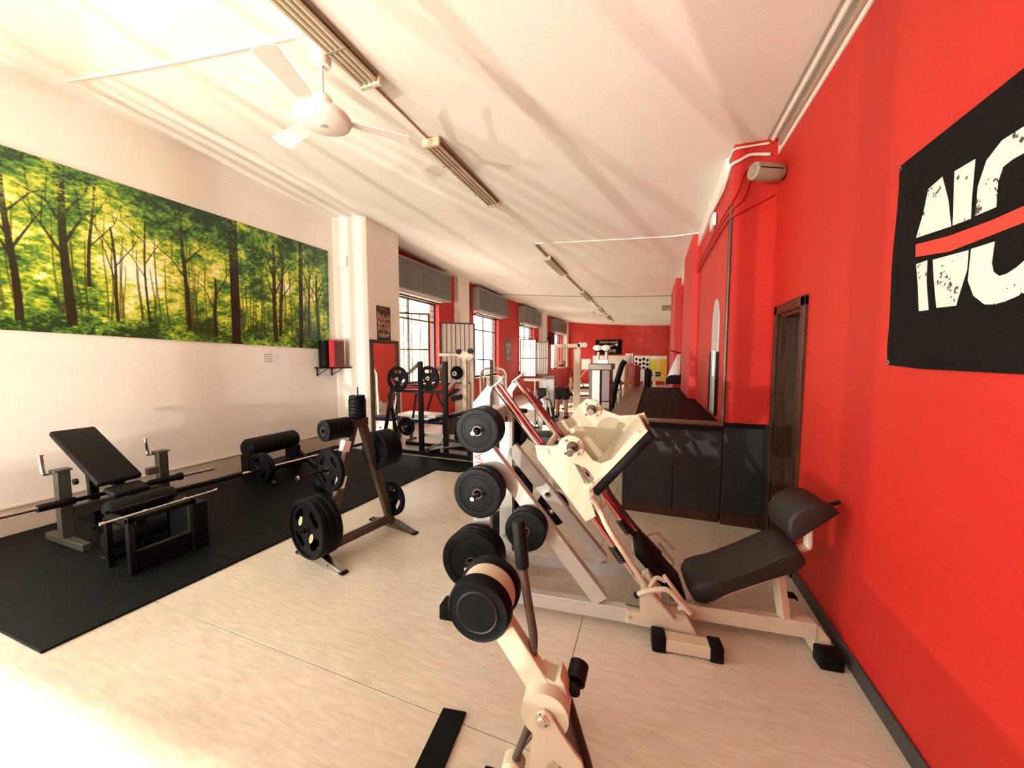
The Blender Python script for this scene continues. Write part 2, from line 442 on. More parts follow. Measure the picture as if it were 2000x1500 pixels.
# piers and columns
mb = MB(); mb.span((XL, 5.3, 0), (-4.87, 6.3, TOP)); mb.span((-5.15, 5.27, 0), (-4.75, 6.17, TOP), bev=0.012)
struct('trim_1', mb, 'white_wall')
struct('trim_2', MB().span((XL, 9.75, 0), (XL + 0.22, 10.3, TOP)), 'white_wall')
struct('trim_3', MB().span((XL, 18.55, 0), (XL + 0.24, 19.3, TOP)), 'white_wall')
struct('trim_4', MB().span((XL, 23.95, 0), (XL + 0.3, YF, TOP)), 'white_wall')
for k, (a, b) in enumerate(WIN):
    w = sempty('window_%d' % (k + 1), (XL, (a + b) / 2, ZS))
    h = (b - a) / 2; H = ZT - ZS
    m1 = MB()
    m1.span((-0.2, -h, 0), (-0.13, -h + 0.06, H)); m1.span((-0.2, h - 0.06, 0), (-0.13, h, H))
    m1.span((-0.2, -h, 0), (-0.13, h, 0.06)); m1.span((-0.2, -h, H - 0.09), (-0.13, h, H - 0.02))
    m1.span((-0.19, -h, 1.62), (-0.14, h, 1.66)); m1.span((-0.19, -0.02, 0), (-0.14, 0.02, H))
    m1.build('window_frame', 'frame_dark', w)
    for z in (1.78, 1.93): MB().cyl((-0.1, -h, z), (-0.1, h, z), 0.009, 8).build('bar', 'frame_dark', w)
    for j in range(2):
        MB().span((-0.172, -h + 0.06 + j * h, 0.06), (-0.166, -0.02 + j * h, 1.62)).build('pane', 'glass', w)
        MB().span((-0.172, -h + 0.06 + j * h, 1.66), (-0.166, -0.02 + j * h, H - 0.09)).build('pane', 'glass', w)
    MB().span((-0.13, -h, -0.03), (0.05, h, 0.0), bev=0.005).build('sill', 'white', w)
    if k == 1:      # outside security bars of the second window
        for j in range(9):
            y = -h + 0.15 + j * (2 * h - 0.3) / 8
            MB().cyl((-0.26, y, 0.02), (-0.26, y, 1.62), 0.008, 6).build('bar', 'frame_dark', w)
        MB().cyl((-0.26, -h, 0.8), (-0.26, h, 0.8), 0.012, 6).build('bar', 'frame_dark', w)
    portal('portal_window', (XL - 0.28, (a + b) / 2, (ZS + ZT) / 2), b - a, ZT - ZS, (1, 0, 0))
    # roller shutter box above the window
    sb = thing('shutter_box', ['dark grey two-panel shutter box nearest the camera, beside the white pier',
                               'dark grey two-panel shutter box over the second window from the pier',
                               'dark grey two-panel shutter box over the third window, before the far white column',
                               'dark grey shutter box over the last window near the back wall'][k], 'shutter box', (XL, (a + b) / 2, ZT), 0, 'roller shutter boxes over the windows')
    e = h + 0.18; bm_ = MB(); bm_.span((0, -e, 0.0), (0.30, e, 0.74), bev=0.006); bm_.build('housing', 'box_frame', sb)
    for j in (-1, 1):
        MB().span((0.295, min(0.015 * j, (e - 0.04) * j), 0.05), (0.312, max(0.015 * j, (e - 0.04) * j), 0.69), bev=0.004).build('panel', 'dark_grey', sb)
    MB().span((0.04, -e + 0.3, -0.05), (0.2, e - 0.3, 0.0)).build('slot_rail', 'white', sb)
    MB().span((0.03, -e + 0.25, -0.09), (0.09, e - 0.25, -0.05)).build('bottom_rail', 'frame_dark', sb)

def sash(y_hinge, y_free, x_free, z0, z1, nb, label, glass='frosted'):
    t = thing('grille_leaf', label, 'window grille', (XL + 0.02, y_hinge, z0), 0, 'inward-opening window grilles')
    d = Vector((x_free - XL - 0.02, y_free - y_hinge, 0)); W = d.length; d.normalize()
    a = math.degrees(math.atan2(d.y, d.x)); t.rotation_euler = (0, 0, R(a)); H = z1 - z0
    m1 = MB()
    for x in (0.02, W - 0.02): m1.span((x - 0.022, -0.02, 0), (x + 0.022, 0.02, H))
    for z in (0.02, H - 0.02): m1.span((0, -0.018, z - 0.018), (W, 0.018, z + 0.018))
    m1.build('leaf_frame', 'frame_dark', t)
    MB().span((0.04, -0.016, H * 0.5 - 0.015), (W - 0.04, 0.016, H * 0.5 + 0.015)).build('rail', 'frame_dark', t)
    for j in range(nb):
        x = 0.04 + (W - 0.08) * (j + 1) / (nb + 1)
        MB().span((x - 0.008, -0.014, 0.03), (x + 0.008, -0.002, H - 0.03)).build('bar', 'frame_dark', t)
    MB().span((0.04, 0.004, 0.04), (W - 0.04, 0.010, H - 0.04)).build('pane', glass, t)
    return t
sash(6.62, 7.3, -4.80, 1.02, 2.68, 4, 'window grille leaf with thin bars right beside the white pier', 'glass')
sash(8.92, 9.6, -4.80, 0.92, 2.66, 6, 'pale window leaf with dark vertical bars in front of the first white column')
sash(15.55, 15.9, -4.86, 0.80, 2.52, 5, 'barred window leaf at the near side of the third window')
sash(17.80, 17.9, -4.84, 0.82, 2.48, 5, 'barred window leaf at the far side of the third window, by the white column')

# ------------------------------------------------------------------ back, far and right walls
mb = MB()
mb.span((XL - 0.3, YB - 0.3, 0), (XR + 0.3, YB, 0.35)); mb.span((XL - 0.3, YB - 0.3, 3.35), (XR + 0.3, YB, TOP + 0.1))
mb.span((XL - 0.3, YB - 0.3, 0.35), (XL + 0.3, YB, 3.35)); mb.span((-1.75, YB - 0.3, 0.35), (XR + 0.3, YB, 3.35))
struct('wall_back', mb, 'white_wall')
portal('portal_back', (-3.5, YB - 0.05, 1.85), 3.5, 3.0, (0, 1, 0))
w5 = sempty('window_5', (-3.5, YB, 0.35))
m1 = MB()
for x in (-1.72, -1.55, -1.40, -1.25, -1.10, -0.95, -0.4, 0.25, 0.95, 1.70): m1.span((x - 0.035, -0.2, 0), (x + 0.035, -0.12, 3.0))  # close unseen uprights at the left added to stripe the ceiling light
for z in (0.04, 2.2, 2.96): m1.span((-1.75, -0.2, z - 0.04), (1.75, -0.12, z + 0.04))
m1.build('window_frame', 'frame_dark', w5)
struct('wall_far', MB().span((XL - 0.3, YF, 0), (XR + 2.4, YF + 0.3, TOP)), 'red')
# right wall with a doorway (Y 3.27 - 3.88)
ZR = 3.50
mb = MB(); D0, D1, DH = 3.30, 3.86, 2.03
mb.span((XR, YB - 0.3, 0), (XR + 0.25, D0, ZR)); mb.span((XR, D0, DH), (XR + 0.25, D1, ZR)); mb.span((XR, D1, 0), (XR + 0.25, 4.1, ZR))
struct('wall_right', mb, 'red')
struct('wall_right_top', MB().span((XR - 0.01, YB - 0.3, ZR), (XR + 0.25, 4.1, 3.75)), 'white')
mb = MB(); mb.span((XC, 4.1, 0), (XR + 0.25, 4.35, 3.75)); mb.span((XC, 4.35, 0), (XC + 0.25, 13.0, 3.75)); mb.span((XC + 0.25, 12.75, 0), (XR + 2.3, 13.0, 3.75))
struct('wall_right_rear', mb, 'red')
struct('wall_right_far', MB().span((XR + 0.05, 13.0, 0), (XR + 0.3, YF, 3.75)), 'white_wall')
struct('trim_5', MB().span((XC - 0.10, 6.7, 0), (XC, 8.4, 3.66)), 'red')
struct('trim_6', MB().span((XC - 0.16, 10.2, 0), (XC, 12.6, 3.66)), 'red')
struct('trim_7', MB().span((XC - 0.03, 4.35, 3.45), (XC + 0.0, 12.9, 3.66)), 'white')
struct('trim_8', MB().cyl((XC - 0.01, 4.09, 1.02), (XC - 0.01, 4.09, 3.1), 0.014, 8).cyl((XC - 0.012, 4.13, 1.02), (XC - 0.012, 4.13, 3.1), 0.010, 8), 'bronze')
MBt = MB(); MBt.span((XR - 0.016, YB, 0), (XR, D0 - 0.08, 0.09), bev=0.004)
struct('baseboard_right', MBt, 'grey_base')
struct('baseboard_left', MB().span((XL, 0.6, 0), (XL + 0.02, 5.27, 0.26), bev=0.005).span((XL + 0.0, 0.6, 0.26), (XL + 0.03, 5.27, 0.272)), 'beige_base')
# door
d = sempty('door_1', (XR, (D0 + D1) / 2, 0)); hw = (D1 - D0) / 2
m1 = MB()
for s_ in (-1, 1):
    m1.span((-0.025, s_ * hw - 0.005 * s_, 0), (0.0, s_ * (hw + 0.075), DH + 0.07), bev=0.004)
    m1.span((0.0, s_ * hw - 0.03 * s_, 0), (0.24, s_ * hw, DH), bev=0.002)
m1.span((-0.025, -hw - 0.075, DH), (0.0, hw + 0.075, DH + 0.08), bev=0.004); m1.span((0, -hw, DH - 0.03), (0.24, hw, DH))
m1.build('door_frame', 'brown_wood', d)
MB().span((0.12, -hw + 0.03, 0.01), (0.16, hw - 0.03, DH - 0.03), bev=0.003).build('door_leaf', 'brown_wood', d)
MB().cyl((0.12, -hw + 0.1, 1.02), (0.07, -hw + 0.1, 1.02), 0.012, 10).cyl((0.07, -hw + 0.1, 1.02), (0.07, -hw + 0.22, 1.02), 0.009, 10).build('door_handle', 'bronze', d)

# dark wainscot on the face wall between counter and door
wp = thing('wainscot_panel', 'charcoal wall panel between the reception counter and the brown door', 'wall panel', (XC, 4.098, 0))
MB().span((0.0, -0.03, 0.11), (0.335, 0.0, 0.98), bev=0.004).build('panel', 'dark_panel', wp)
MB().span((-0.01, -0.045, 0.98), (0.34, 0.0, 1.02), bev=0.004).build('rail', 'black_metal', wp)
MB().span((0.0, -0.04, 0.0), (0.335, 0.0, 0.11), bev=0.003).build('plinth', 'brown_wood', wp)

MB().span((0.335, -0.155, 0.0), (0.353, 0.0, 1.02), bev=0.003).build('side_panel', 'dark_panel', wp)
# reception counter
ct = thing('reception_counter', 'charcoal reception counter with black top and brown wooden ledge along its left side', 'counter', (-0.27, 4.08, 0))
for a, b in ((0.0, 0.50), (0.506, 0.94)):
    MB().span((a, 0.0, 0.10), (b, 0.04, 0.93), bev=0.003).build('front_panel', 'dark_panel', ct)
MB().span((0.01, 0.01, 0.0), (0.93, 0.05, 0.10)).build('plinth', 'brown_wood', ct)
k = 0
for a, b in ((0.04, 1.2), (1.21, 2.4), (2.41, 3.6), (3.61, 5.0)):
    MB().span((0.0, a, 0.0), (0.05, b, 1.0), bev=0.003).build('side_panel', 'dark_panel', ct)
MB().span((0.05, 0.04, 0.90), (0.94, 5.0, 0.985)).build('countertop', 'black_top', ct)
MB().span((-0.16, -0.02, 1.0), (0.12, 5.05, 1.035), bev=0.006).build('side_ledge', 'mid_wood', ct)
MB().span((0.12, -0.03, 0.985), (0.945, 0.06, 1.02), bev=0.008, seg=2).build('front_rail', 'mid_wood', ct)
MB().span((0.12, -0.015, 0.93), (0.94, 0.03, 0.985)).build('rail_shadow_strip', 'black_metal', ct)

# arched mirror on the rear right wall
am = thing('arched_mirror', 'tall arched grey mirror on the red wall behind the counter', 'mirror', (XC, 4.76, 1.02))
arc = [(-0.22, 0)] + [(0.22, 0)] + [(0.22 * math.cos(R(a)), 0.98 + 0.32 * math.sin(R(a))) for a in range(0, 181, 12)]
MB().prism(arc, T(-0.01, 0, 0) @ YZm, 0.012).build('glass', 'board_grey', am)
for s_ in (-0.235, 0.0, 0.235): MB().span((-0.03, s_ - 0.012, 0.0), (0.0, s_ + 0.012, 0.70 if s_ else 0.72)).build('frame_post', 'chrome' if s_ == 0 else 'black_metal', am)

# street and facade outside
st = MB().span((-30, -25, -0.3), (XL - 0.31, 40, -0.15)).span((XL - 0.31, -25, -0.3), (12, YB - 0.31, -0.15)).build('street_ground', 'street'); st['kind'] = 'structure'
hb = thing('street_house', 'pale yellow house across the street seen through the windows', 'building', (-15, 12, -0.15))
MB().span((-3, -4, 0), (0, 14, 5.5)).build('wall', 'house', hb)
for y in (-2, 2, 6, 10): MB().span((-0.02, y, 1.2), (0.05, y + 1.1, 3.0)).build('window', 'dark_grey', hb)

# ------------------------------------------------------------------ forest mural (flat print)
def blur1(a, k, ax):
    ker = np.ones(k) / k
    return np.apply_along_axis(lambda m_: np.convolve(np.pad(m_, k // 2, mode='edge'), ker, mode='same')[k // 2:k // 2 + len(m_)], ax, a)
def vnoise(rng, h, w, cell, sx=1.0):
    gh, gw = int(h / cell) + 3, int(w / (cell * sx)) + 3
    g = rng.random((gh, gw))
    y = np.arange(h) / cell; x = np.arange(w) / (cell * sx)
    y0 = y.astype(int); x0 = x.astype(int); fy = (y - y0)[:, None]; fx = (x - x0)[None, :]
    fy = fy * fy * (3 - 2 * fy); fx = fx * fx * (3 - 2 * fx)
    a = g[np.ix_(y0, x0)]; b = g[np.ix_(y0, x0 + 1)]; c = g[np.ix_(y0 + 1, x0)]; e = g[np.ix_(y0 + 1, x0 + 1)]
    return (a * (1 - fx) + b * fx) * (1 - fy) + (c * (1 - fx) + e * fx) * fy
def forest(W=1800, H=700, Y0=0.6, Y1=5.14):
    rng = np.random.default_rng(5)
    hh = np.linspace(0, 1, H)[:, None] * np.ones((1, W)); yy = Y0 + (Y1 - Y0) * np.linspace(0, 1, W)[None, :] * np.ones((H, 1))
    n = 0.42 * vnoise(rng, H, W, 76, 1.3) + 0.3 * vnoise(rng, H, W, 32, 1.4) + 0.28 * vnoise(rng, H, W, 13, 1.5)
    fine = 0.5 * vnoise(rng, H, W, 8, 1.5) + 0.5 * vnoise(rng, H, W, 4, 1.4)
    def gs(cy, cz, sy, sz): return np.exp(-((yy - cy) / sy) ** 2 - ((hh - cz) / sz) ** 2)
    glow = 1.05 * gs(2.55, 0.50, 0.42, 0.30) + 0.75 * gs(1.62, 0.62, 0.20, 0.24) + 0.60 * gs(2.15, 0.70, 0.20, 0.20) + 0.62 * gs(4.25, 0.48, 0.22, 0.3) + 0.5 * gs(3.3, 0.42, 0.22, 0.28) + 0.35 * gs(4.8, 0.5, 0.2, 0.25) + 0.35 * gs(3.75, 0.45, 0.2, 0.2)
    can = np.clip((hh - 0.62) * 2.2, 0, 1)
    dark = np.clip(1.15 - glow * 1.0 - 0.35 * (1 - can), 0, 1.2)
    green_d = np.array([0.012, 0.045, 0.012]); green_m = np.array([0.13, 0.31, 0.03]); yel = np.array([0.70, 0.70, 0.04]); wht = np.array([1.0, 0.97, 0.70])
    big = vnoise(rng, H, W, 180, 1.0)
    val = np.clip(0.47 + (big - 0.5) * 0.5 + (n - 0.5) * 1.7 + (fine - 0.5) * 1.0 + glow * 0.72 - dark * 0.34 + 0.16 * np.clip((2.4 - yy) / 1.2, 0, 1), 0, 1.7)
    def ramp(v_):
        v3 = v_[..., None]
        c = np.where(v3 < 0.45, green_d + (green_m - green_d) * (v3 / 0.45), 0)
        c = np.where((v3 >= 0.45) & (v3 < 0.85), green_m + (yel - green_m) * ((v3 - 0.45) / 0.40), c)
        c = np.where(v3 >= 0.85, yel + (wht - yel) * np.clip((v3 - 0.85) / 0.5, 0, 1), c)
        return c
    img = ramp(val)
    gr = np.clip((0.17 + 0.05 * (n - 0.5) - hh) / 0.10, 0, 1)[..., None]
    under = ramp(np.clip(0.18 + (fine - 0.5) * 1.1 + (n - 0.5) * 1.3 + glow * 0.30, 0, 1.0))
    img = img * (1 - gr) + under * gr
    def px(y): return (y - Y0) / (Y1 - Y0) * (W - 1)
    def stroke(y0, z0, y1, z1, w0, w1, col, al=1.0, wob=0.0):
        L_ = int(max(abs(px(y1) - px(y0)), abs(z1 - z0) * H) * 1.5) + 2
        ph = rng.random() * 6
        for i in range(L_):
            t = i / (L_ - 1)
            cy = y0 + (y1 - y0) * t + wob * math.sin(t * 5 + ph); cz = z0 + (z1 - z0) * t
            wpx = (w0 + (w1 - w0) * t) / (Y1 - Y0) * W / 2
            cx = px(cy); r = int(cz * (H - 1))
            if r < 0 or r >= H: continue
            a = int(max(0, round(cx - wpx))); b = int(min(W, round(cx + wpx) + 1))
            if b > a: img[r, a:b] = img[r, a:b] * (1 - al) + np.array(col) * al
            for r2 in (r + 1, r + 2):
                if abs(z1 - z0) < 0.8 * abs(y1 - y0) and 0 <= r2 < H and b > a: img[r2, a:b] = img[r2, a:b] * (1 - al) + np.array(col) * al
    for q in range(85):      # thin background trunks
        y = rng.uniform(Y0, Y1); c = 0.03 + 0.05 * rng.random()
        stroke(y, 0.12, y + rng.uniform(-0.04, 0.04), rng.uniform(0.4, 0.75), 0.012 + 0.012 * rng.random(), 0.006, (c, c * 0.8, c * 0.25), 0.65, 0.01)
    def tree(y, z0, w, lean=0.0, top=1.0, br=4, col=(0.018, 0.015, 0.008), side=0):
        stroke(y, z0, y + lean, top, w, w * 0.55, col, 0.96, 0.012 if br else 0.0)
        for b in range(br):
            t = 0.42 + 0.5 * b / max(1, br) + rng.uniform(-0.05, 0.05); s_ = side or (1 if b % 2 else -1)
            zz = z0 + (top - z0) * t; yb = y + lean * t
            y2 = yb + s_ * rng.uniform(0.08, 0.2); z2 = min(1, zz + rng.uniform(0.1, 0.22))
            stroke(yb, zz, y2, z2, w * 0.42, w * 0.22, col, 0.92); stroke(y2, z2, y2 + s_ * rng.uniform(0.05, 0.2), min(1, z2 + rng.uniform(0.02, 0.15)), w * 0.22, w * 0.08, col, 0.85)
            stroke(y2, z2, y2 - s_ * 0.03, min(1, z2 + 0.2), w * 0.18, w * 0.06, col, 0.8)
    tree(1.60, 0.06, 0.055, -0.03, 0.85, 5); tree(1.93, 0.06, 0.075, 0.0, 1.0, 5, side=0); tree(2.08, 0.3, 0.03, 0.08, 0.95, 2, side=1)
    tree(2.95, 0.08, 0.05, -0.03, 1.0, 5); tree(2.55, 0.12, 0.022, 0.01, 0.8, 3); tree(2.30, 0.10, 0.028, -0.03, 0.7, 3)
    tree(3.27, 0.06, 0.045, 0.0, 0.5, 2)
    stroke(3.525, 0.0, 3.525, 1.0, 0.115, 0.115, (0.012, 0.010, 0.006), 1.0)
    tree(4.12, 0.04, 0.075, -0.02, 0.9, 5); tree(4.20, 0.1, 0.05, 0.06, 0.98, 3, side=1)
    stroke(4.555, 0.0, 4.585, 1.0, 0.075, 0.07, (0.010, 0.010, 0.006), 1.0)
    tree(4.72, 0.10, 0.045, 0.01, 0.75, 4); tree(4.90, 0.05, 0.06, -0.02, 0.72, 4); tree(1.0, 0.05, 0.08, 0.0, 1.0, 4)
    can2 = np.clip((hh - 0.60) * 3, 0, 1) * (fine > 0.54) * (glow < 0.85)   # leaves over the trunks
    leaf = ramp(np.clip(0.30 + (n - 0.5) * 1.4 + glow * 0.7, 0, 1))
    img = img * (1 - 0.75 * can2[..., None]) + leaf * 0.75 * can2[..., None]
    img = np.clip(img, 0, 1)
    return (img[0::2, 0::2] + img[1::2, 0::2] + img[0::2, 1::2] + img[1::2, 1::2]) / 4
def paint(name, img, quad, material, parent):
    """grid mesh whose face-corner colours are the print; quad = four world corners bl, br, tr, tl"""
    H, W = img.shape[:2]
    s_ = np.linspace(0, 1, W); t_ = np.linspace(0, 1, H)
    bl, br, tr, tl = [np.array(q, float) for q in quad]
    P = ((1 - t_)[:, None, None] * ((1 - s_)[None, :, None] * bl + s_[None, :, None] * br) + t_[:, None, None] * ((1 - s_)[None, :, None] * tl + s_[None, :, None] * tr)).reshape(-1, 3)
    i = np.arange((H - 1) * (W - 1)); r = i // (W - 1); c = i % (W - 1); a = r * W + c
    F = np.stack([a, a + 1, a + 1 + W, a + W], 1)
    me = bpy.data.meshes.new(name)
    me.vertices.add(len(P)); me.vertices.foreach_set('co', P.ravel())
    me.loops.add(F.size); me.loops.foreach_set('vertex_index', F.ravel().astype(np.int32))
    me.polygons.add(len(F)); me.polygons.foreach_set('loop_start', (np.arange(len(F)) * 4).astype(np.int32))
    me.update(calc_edges=True)
    ca = me.color_attributes.new('Col', 'FLOAT_COLOR', 'POINT')
    rgba = np.ones((H * W, 4)); rgba[:, :3] = img.reshape(-1, 3); ca.data.foreach_set('color', rgba.ravel())
    me.materials.append(material)
    o = bpy.data.objects.new(name, me); COL.objects.link(o)
    if parent is not None: o.parent = parent
    return o
mu = thing('forest_mural', 'long green and yellow forest photo print on the left white wall', 'wall picture', (XL + 0.002, 0, 0))
MUR = [(0.016, 0.6, 1.935), (0.016, 5.14, 1.81), (0.016, 5.17, 3.59), (0.016, 0.6, 3.565)]
MB().prism([(q[1], q[2]) for q in MUR], T(0.007, 0, 0) @ YZ, 0.014).build('backing', 'white', mu)
paint('print', forest(), MUR, vcol_mat('mural print', 0.30, 0.15), mu)
pp = thing('info_sheet', 'small white sheet with lines of text under the forest picture', 'paper', (XL, 0, 0))
MB().prism([(3.90, 1.57), (4.11, 1.555), (4.11, 1.71), (3.90, 1.73)], T(0.003, 0, 0) @ YZ, 0.003).build('sheet', 'white', pp)
m1 = MB()
for q in range(5): m1.span((0.005, 3.92, 1.705 - q * 0.028), (0.0056, 4.06 - 0.02 * (q % 2), 1.712 - q * 0.028))
m1.build('text_lines', 'text_dark', pp)

# ------------------------------------------------------------------ NO banner
bn = thing('slogan_banner', 'black cloth banner on the right wall with big worn white NO and a red stripe', 'banner', (XR, 0, 0))
def wallx(pts, x, t): return MB().prism([(-a, b) for a, b in pts], T(x, 0, 0) @ YZm, t)
edge = [(2.235, 2.515)] + [(2.235 - 0.006 * math.sin(k), 2.515 - 0.09 * k) for k in range(1, 10)] + [(2.222, 1.62), (2.0, 1.607), (1.7, 1.604), (1.2, 1.60), (1.2, 2.53), (1.7, 2.522)]
wallx(edge, -0.006, 0.006).build('cloth', 'print_black', bn)
def grunge():
    m = bpy.data.materials.new('worn white letter print'); t, p = nt(m); N = t.nodes; L = t.links
    tc = N.new('ShaderNodeTexCoord'); n = N.new('ShaderNodeTexNoise'); n.inputs['Scale'].default_value = 55; n.inputs['Detail'].default_value = 6
    n2 = N.new('ShaderNodeTexNoise'); n2.inputs['Scale'].default_value = 6
    L.new(tc.outputs['Object'], n.inputs['Vector']); L.new(tc.outputs['Object'], n2.inputs['Vector'])
    mu_ = N.new('ShaderNodeMath'); mu_.operation = 'MULTIPLY'; L.new(n.outputs['Fac'], mu_.inputs[0]); L.new(n2.outputs['Fac'], mu_.inputs[1])
    r = N.new('ShaderNodeValToRGB'); r.color_ramp.elements[0].position = 0.315; r.color_ramp.elements[1].position = 0.335
    r.color_ramp.elements[0].color = (0.80, 0.70, 0.65, 1); r.color_ramp.elements[1].color = (0.06, 0.045, 0.04, 1)
    L.new(mu_.outputs[0], r.inputs[0]); L.new(r.outputs[0], p.inputs['Base Color']); p.inputs['Roughness'].default_value = 0.8
    return m
M['letter'] = grunge()
def lett(name, polys, material='letter', x=-0.0100):
    mb = MB()
    for P in polys: mb.prism([(-a, b) for a, b in P], T(x, 0, 0) @ YZm, 0.0012)
    return mb.build(name, material, bn)
lett('letter_N', [[(2.026, 2.33), (1.952, 2.345), (1.911, 2.244), (1.885, 2.138), (2.079, 2.154), (2.045, 2.245)],
                  [(1.889, 2.337), (1.797, 2.335), (1.798, 2.193), (1.794, 2.134), (1.877, 2.138)],
                  [(2.066, 2.043), (2.0, 2.043), (1.997, 1.963), (1.971, 1.842), (2.027, 1.844), (2.044, 1.945)],
                  [(1.968, 2.037), (1.793, 2.027), (1.792, 1.96), (1.822, 1.867), (1.829, 1.84), (1.927, 1.845), (1.953, 1.954)]])
lett('letter_O', [[(1.777, 2.137), (1.775, 2.235), (1.748, 2.307), (1.694, 2.342), (1.612, 2.343), (1.55, 2.343), (1.50, 2.325), (1.46, 2.28), (1.45, 2.137), (1.545, 2.137), (1.55, 2.2), (1.575, 2.25), (1.61, 2.262), (1.647, 2.262), (1.681, 2.255), (1.696, 2.215), (1.694, 2.136)],
                  [(1.781, 2.028), (1.688, 2.026), (1.692, 1.959), (1.682, 1.929), (1.66, 1.911), (1.633, 1.912), (1.60, 1.925), (1.56, 1.95), (1.55, 2.028), (1.45, 2.028), (1.46, 1.93), (1.50, 1.86), (1.564, 1.845), (1.596, 1.835), (1.655, 1.821), (1.705, 1.828), (1.754, 1.864), (1.784, 1.921)]])
lett('stripe', [[(2.078, 2.127), (1.89, 2.105), (1.7, 2.099), (1.588, 2.103), (1.25, 2.11), (1.25, 2.06), (1.583, 2.053), (1.695, 2.050), (1.883, 2.046), (2.072, 2.074)]], 'banner_red', -0.0104)
for y, z in ((2.223, 2.498), (2.212, 1.632)): MB().lathe([(0.006, -0.002), (0.011, -0.002), (0.011, 0.002), (0.006, 0.002)], T(-0.011, y, z) @ RY(90), 12, True).build('eyelet', 'steel', bn)

# ------------------------------------------------------------------ poster, mirror and shelf at the pier
po = thing('therapy_poster', 'dark brown poster of gym equipment lettered THERAPY above the framed mirror', 'poster', (-4.75, 5.68, 2.31))
rng = np.random.default_rng(3)
pi_ = np.zeros((90, 60, 3)); nz = 0.5 * vnoise(rng, 90, 60, 9) + 0.5 * vnoise(rng, 90, 60, 3)
pi_[:] = np.array([0.42, 0.20, 0.12]) * np.clip((nz - 0.32) * 2.6, 0.03, 1.3)[..., None]
pi_[:20] = (0.02, 0.015, 0.015); pi_[72:] *= 0.35
for q in range(7):
    for r_ in range(3): pi_[26 + r_ * 14:34 + r_ * 14, 4 + q * 8:9 + q * 8] = np.array([0.55, 0.34, 0.24]) * (0.5 + 0.5 * rng.random())
MB().span((0, -0.19, -0.315), (0.004, 0.19, 0.315)).build('sheet', 'print_black', po)
paint('print', pi_, [(0.0052, -0.185, -0.31), (0.0052, 0.185, -0.31), (0.0052, 0.185, 0.31), (0.0052, -0.185, 0.31)], vcol_mat('poster print', 0.35), po)
MB().text('THERAPY.', 0.105, T(0.007, 0.0, -0.235) @ YZ, 0.0006, sx=0.74).build('lettering', 'text_cream', po)
mi = thing('framed_mirror', 'tall dark-framed mirror leaning on the white pier under the poster', 'mirror', (-4.745, 5.68, 0.05))
mi.rotation_euler = (0, R(-0.6), 0)
m1 = MB()
for y in (-0.36, 0.36): m1.span((0, y - 0.035, 0), (0.045, y + 0.035, 1.94), bev=0.006)
for z in (0.035, 1.905): m1.span((0, -0.395, z - 0.035), (0.045, 0.395, z + 0.035), bev=0.006)
m1.build('frame', 'bronze', mi)
MB().span((0.012, -0.33, 0.06), (0.02, 0.33, 1.88)).build('mirror_glass', 'mirror', mi)

sh = thing('wall_shelf', 'small dark shelf on the left wall corner holding a black roller and a red box', 'shelf', (XL, 4.98, 1.47))
MB().span((0, -0.17, 0), (0.42, 0.27, 0.022), bev=0.003).build('board', 'black_metal', sh)
for y in (-0.12, 0.2):
    MB().span((0, y - 0.01, -0.14), (0.015, y + 0.01, 0)).beam((0.01, y, -0.12), (0.25, y, -0.005), 0.012, 0.012).build('bracket', 'black_metal', sh)
ro = thing('foam_roller', 'black cylindrical foam roller standing on the wall shelf', 'foam roller', (XL + 0.12, 4.94, 1.492))
MB().lathe([(0, 0), (0.095, 0), (0.105, 0.012), (0.105, 0.455), (0.095, 0.47), (0, 0.47)], None, 28).build('body', 'vinyl', ro)
MB().lathe([(0.1055, 0.43), (0.1075, 0.43), (0.1075, 0.44), (0.1055, 0.44)], None, 28, True).build('seam', 'black_metal', ro)
rb = thing('red_box', 'upright red box next to the black roller on the shelf', 'box', (XL + 0.31, 5.02, 1.492))
MB().span((-0.06, -0.12, 0), (0.06, 0.12, 0.48), bev=0.006).build('body', 'box_red', rb)
MB().span((0.0601, -0.10, 0.03), (0.062, 0.10, 0.45)).build('front_label', 'maroon', rb)
tag(MB().span((-5.42, 5.255, 3.30), (-5.20, 5.2999, 3.50), bev=0.01).build('junction_cover', 'white_wall'), 'small cream junction cover high on the white corner wall', 'wall cover')

# ------------------------------------------------------------------ ceiling lights, conduits, fans, speakers
def ceiling_light(y0, y1, x, label, nt_=4):
    zc = zceil(x, (y0 + y1) / 2); L_ = y1 - y0; h = L_ / 2
    t = thing('ceiling_light', label, 'ceiling light', (x, (y0 + y1) / 2, zc), 0, 'unlit tube lights along the ceiling conduit')
    W = 0.19
    MB().span((-W / 2, -h, -0.035), (W / 2, h, 0.01), bev=0.004).build('housing', 'lamp_body', t)
    for e in (-1, 1): MB().span((-W / 2 - 0.004, e * h - 0.02, -0.085), (W / 2 + 0.004, e * h + 0.02, 0.0), bev=0.006).build('end_cap', 'tube_glass', t)
    for q in range(nt_):
        xx = -W / 2 + 0.028 + q * (W - 0.056) / (nt_ - 1)
        MB().cyl((xx, -h + 0.02, -0.062), (xx, h - 0.02, -0.062), 0.0165, 14).build('lamp_tube', 'tube_glass', t)
    for y in (-h * 0.5, h * 0.5): MB().span((-W / 2, y - 0.006, -0.08), (W / 2, y + 0.006, -0.074)).build('clip', 'lamp_body', t)
LB = ['unlit tube light nearest the camera, above the ceiling fan', 'second unlit tube light, just past the ceiling fan', 'third unlit tube light, where the crossing cable meets the ceiling conduit',
      'fourth unlit tube light along the ceiling conduit', 'fifth unlit tube light, beyond the small far fan', 'last unlit tube light near the red back wall']
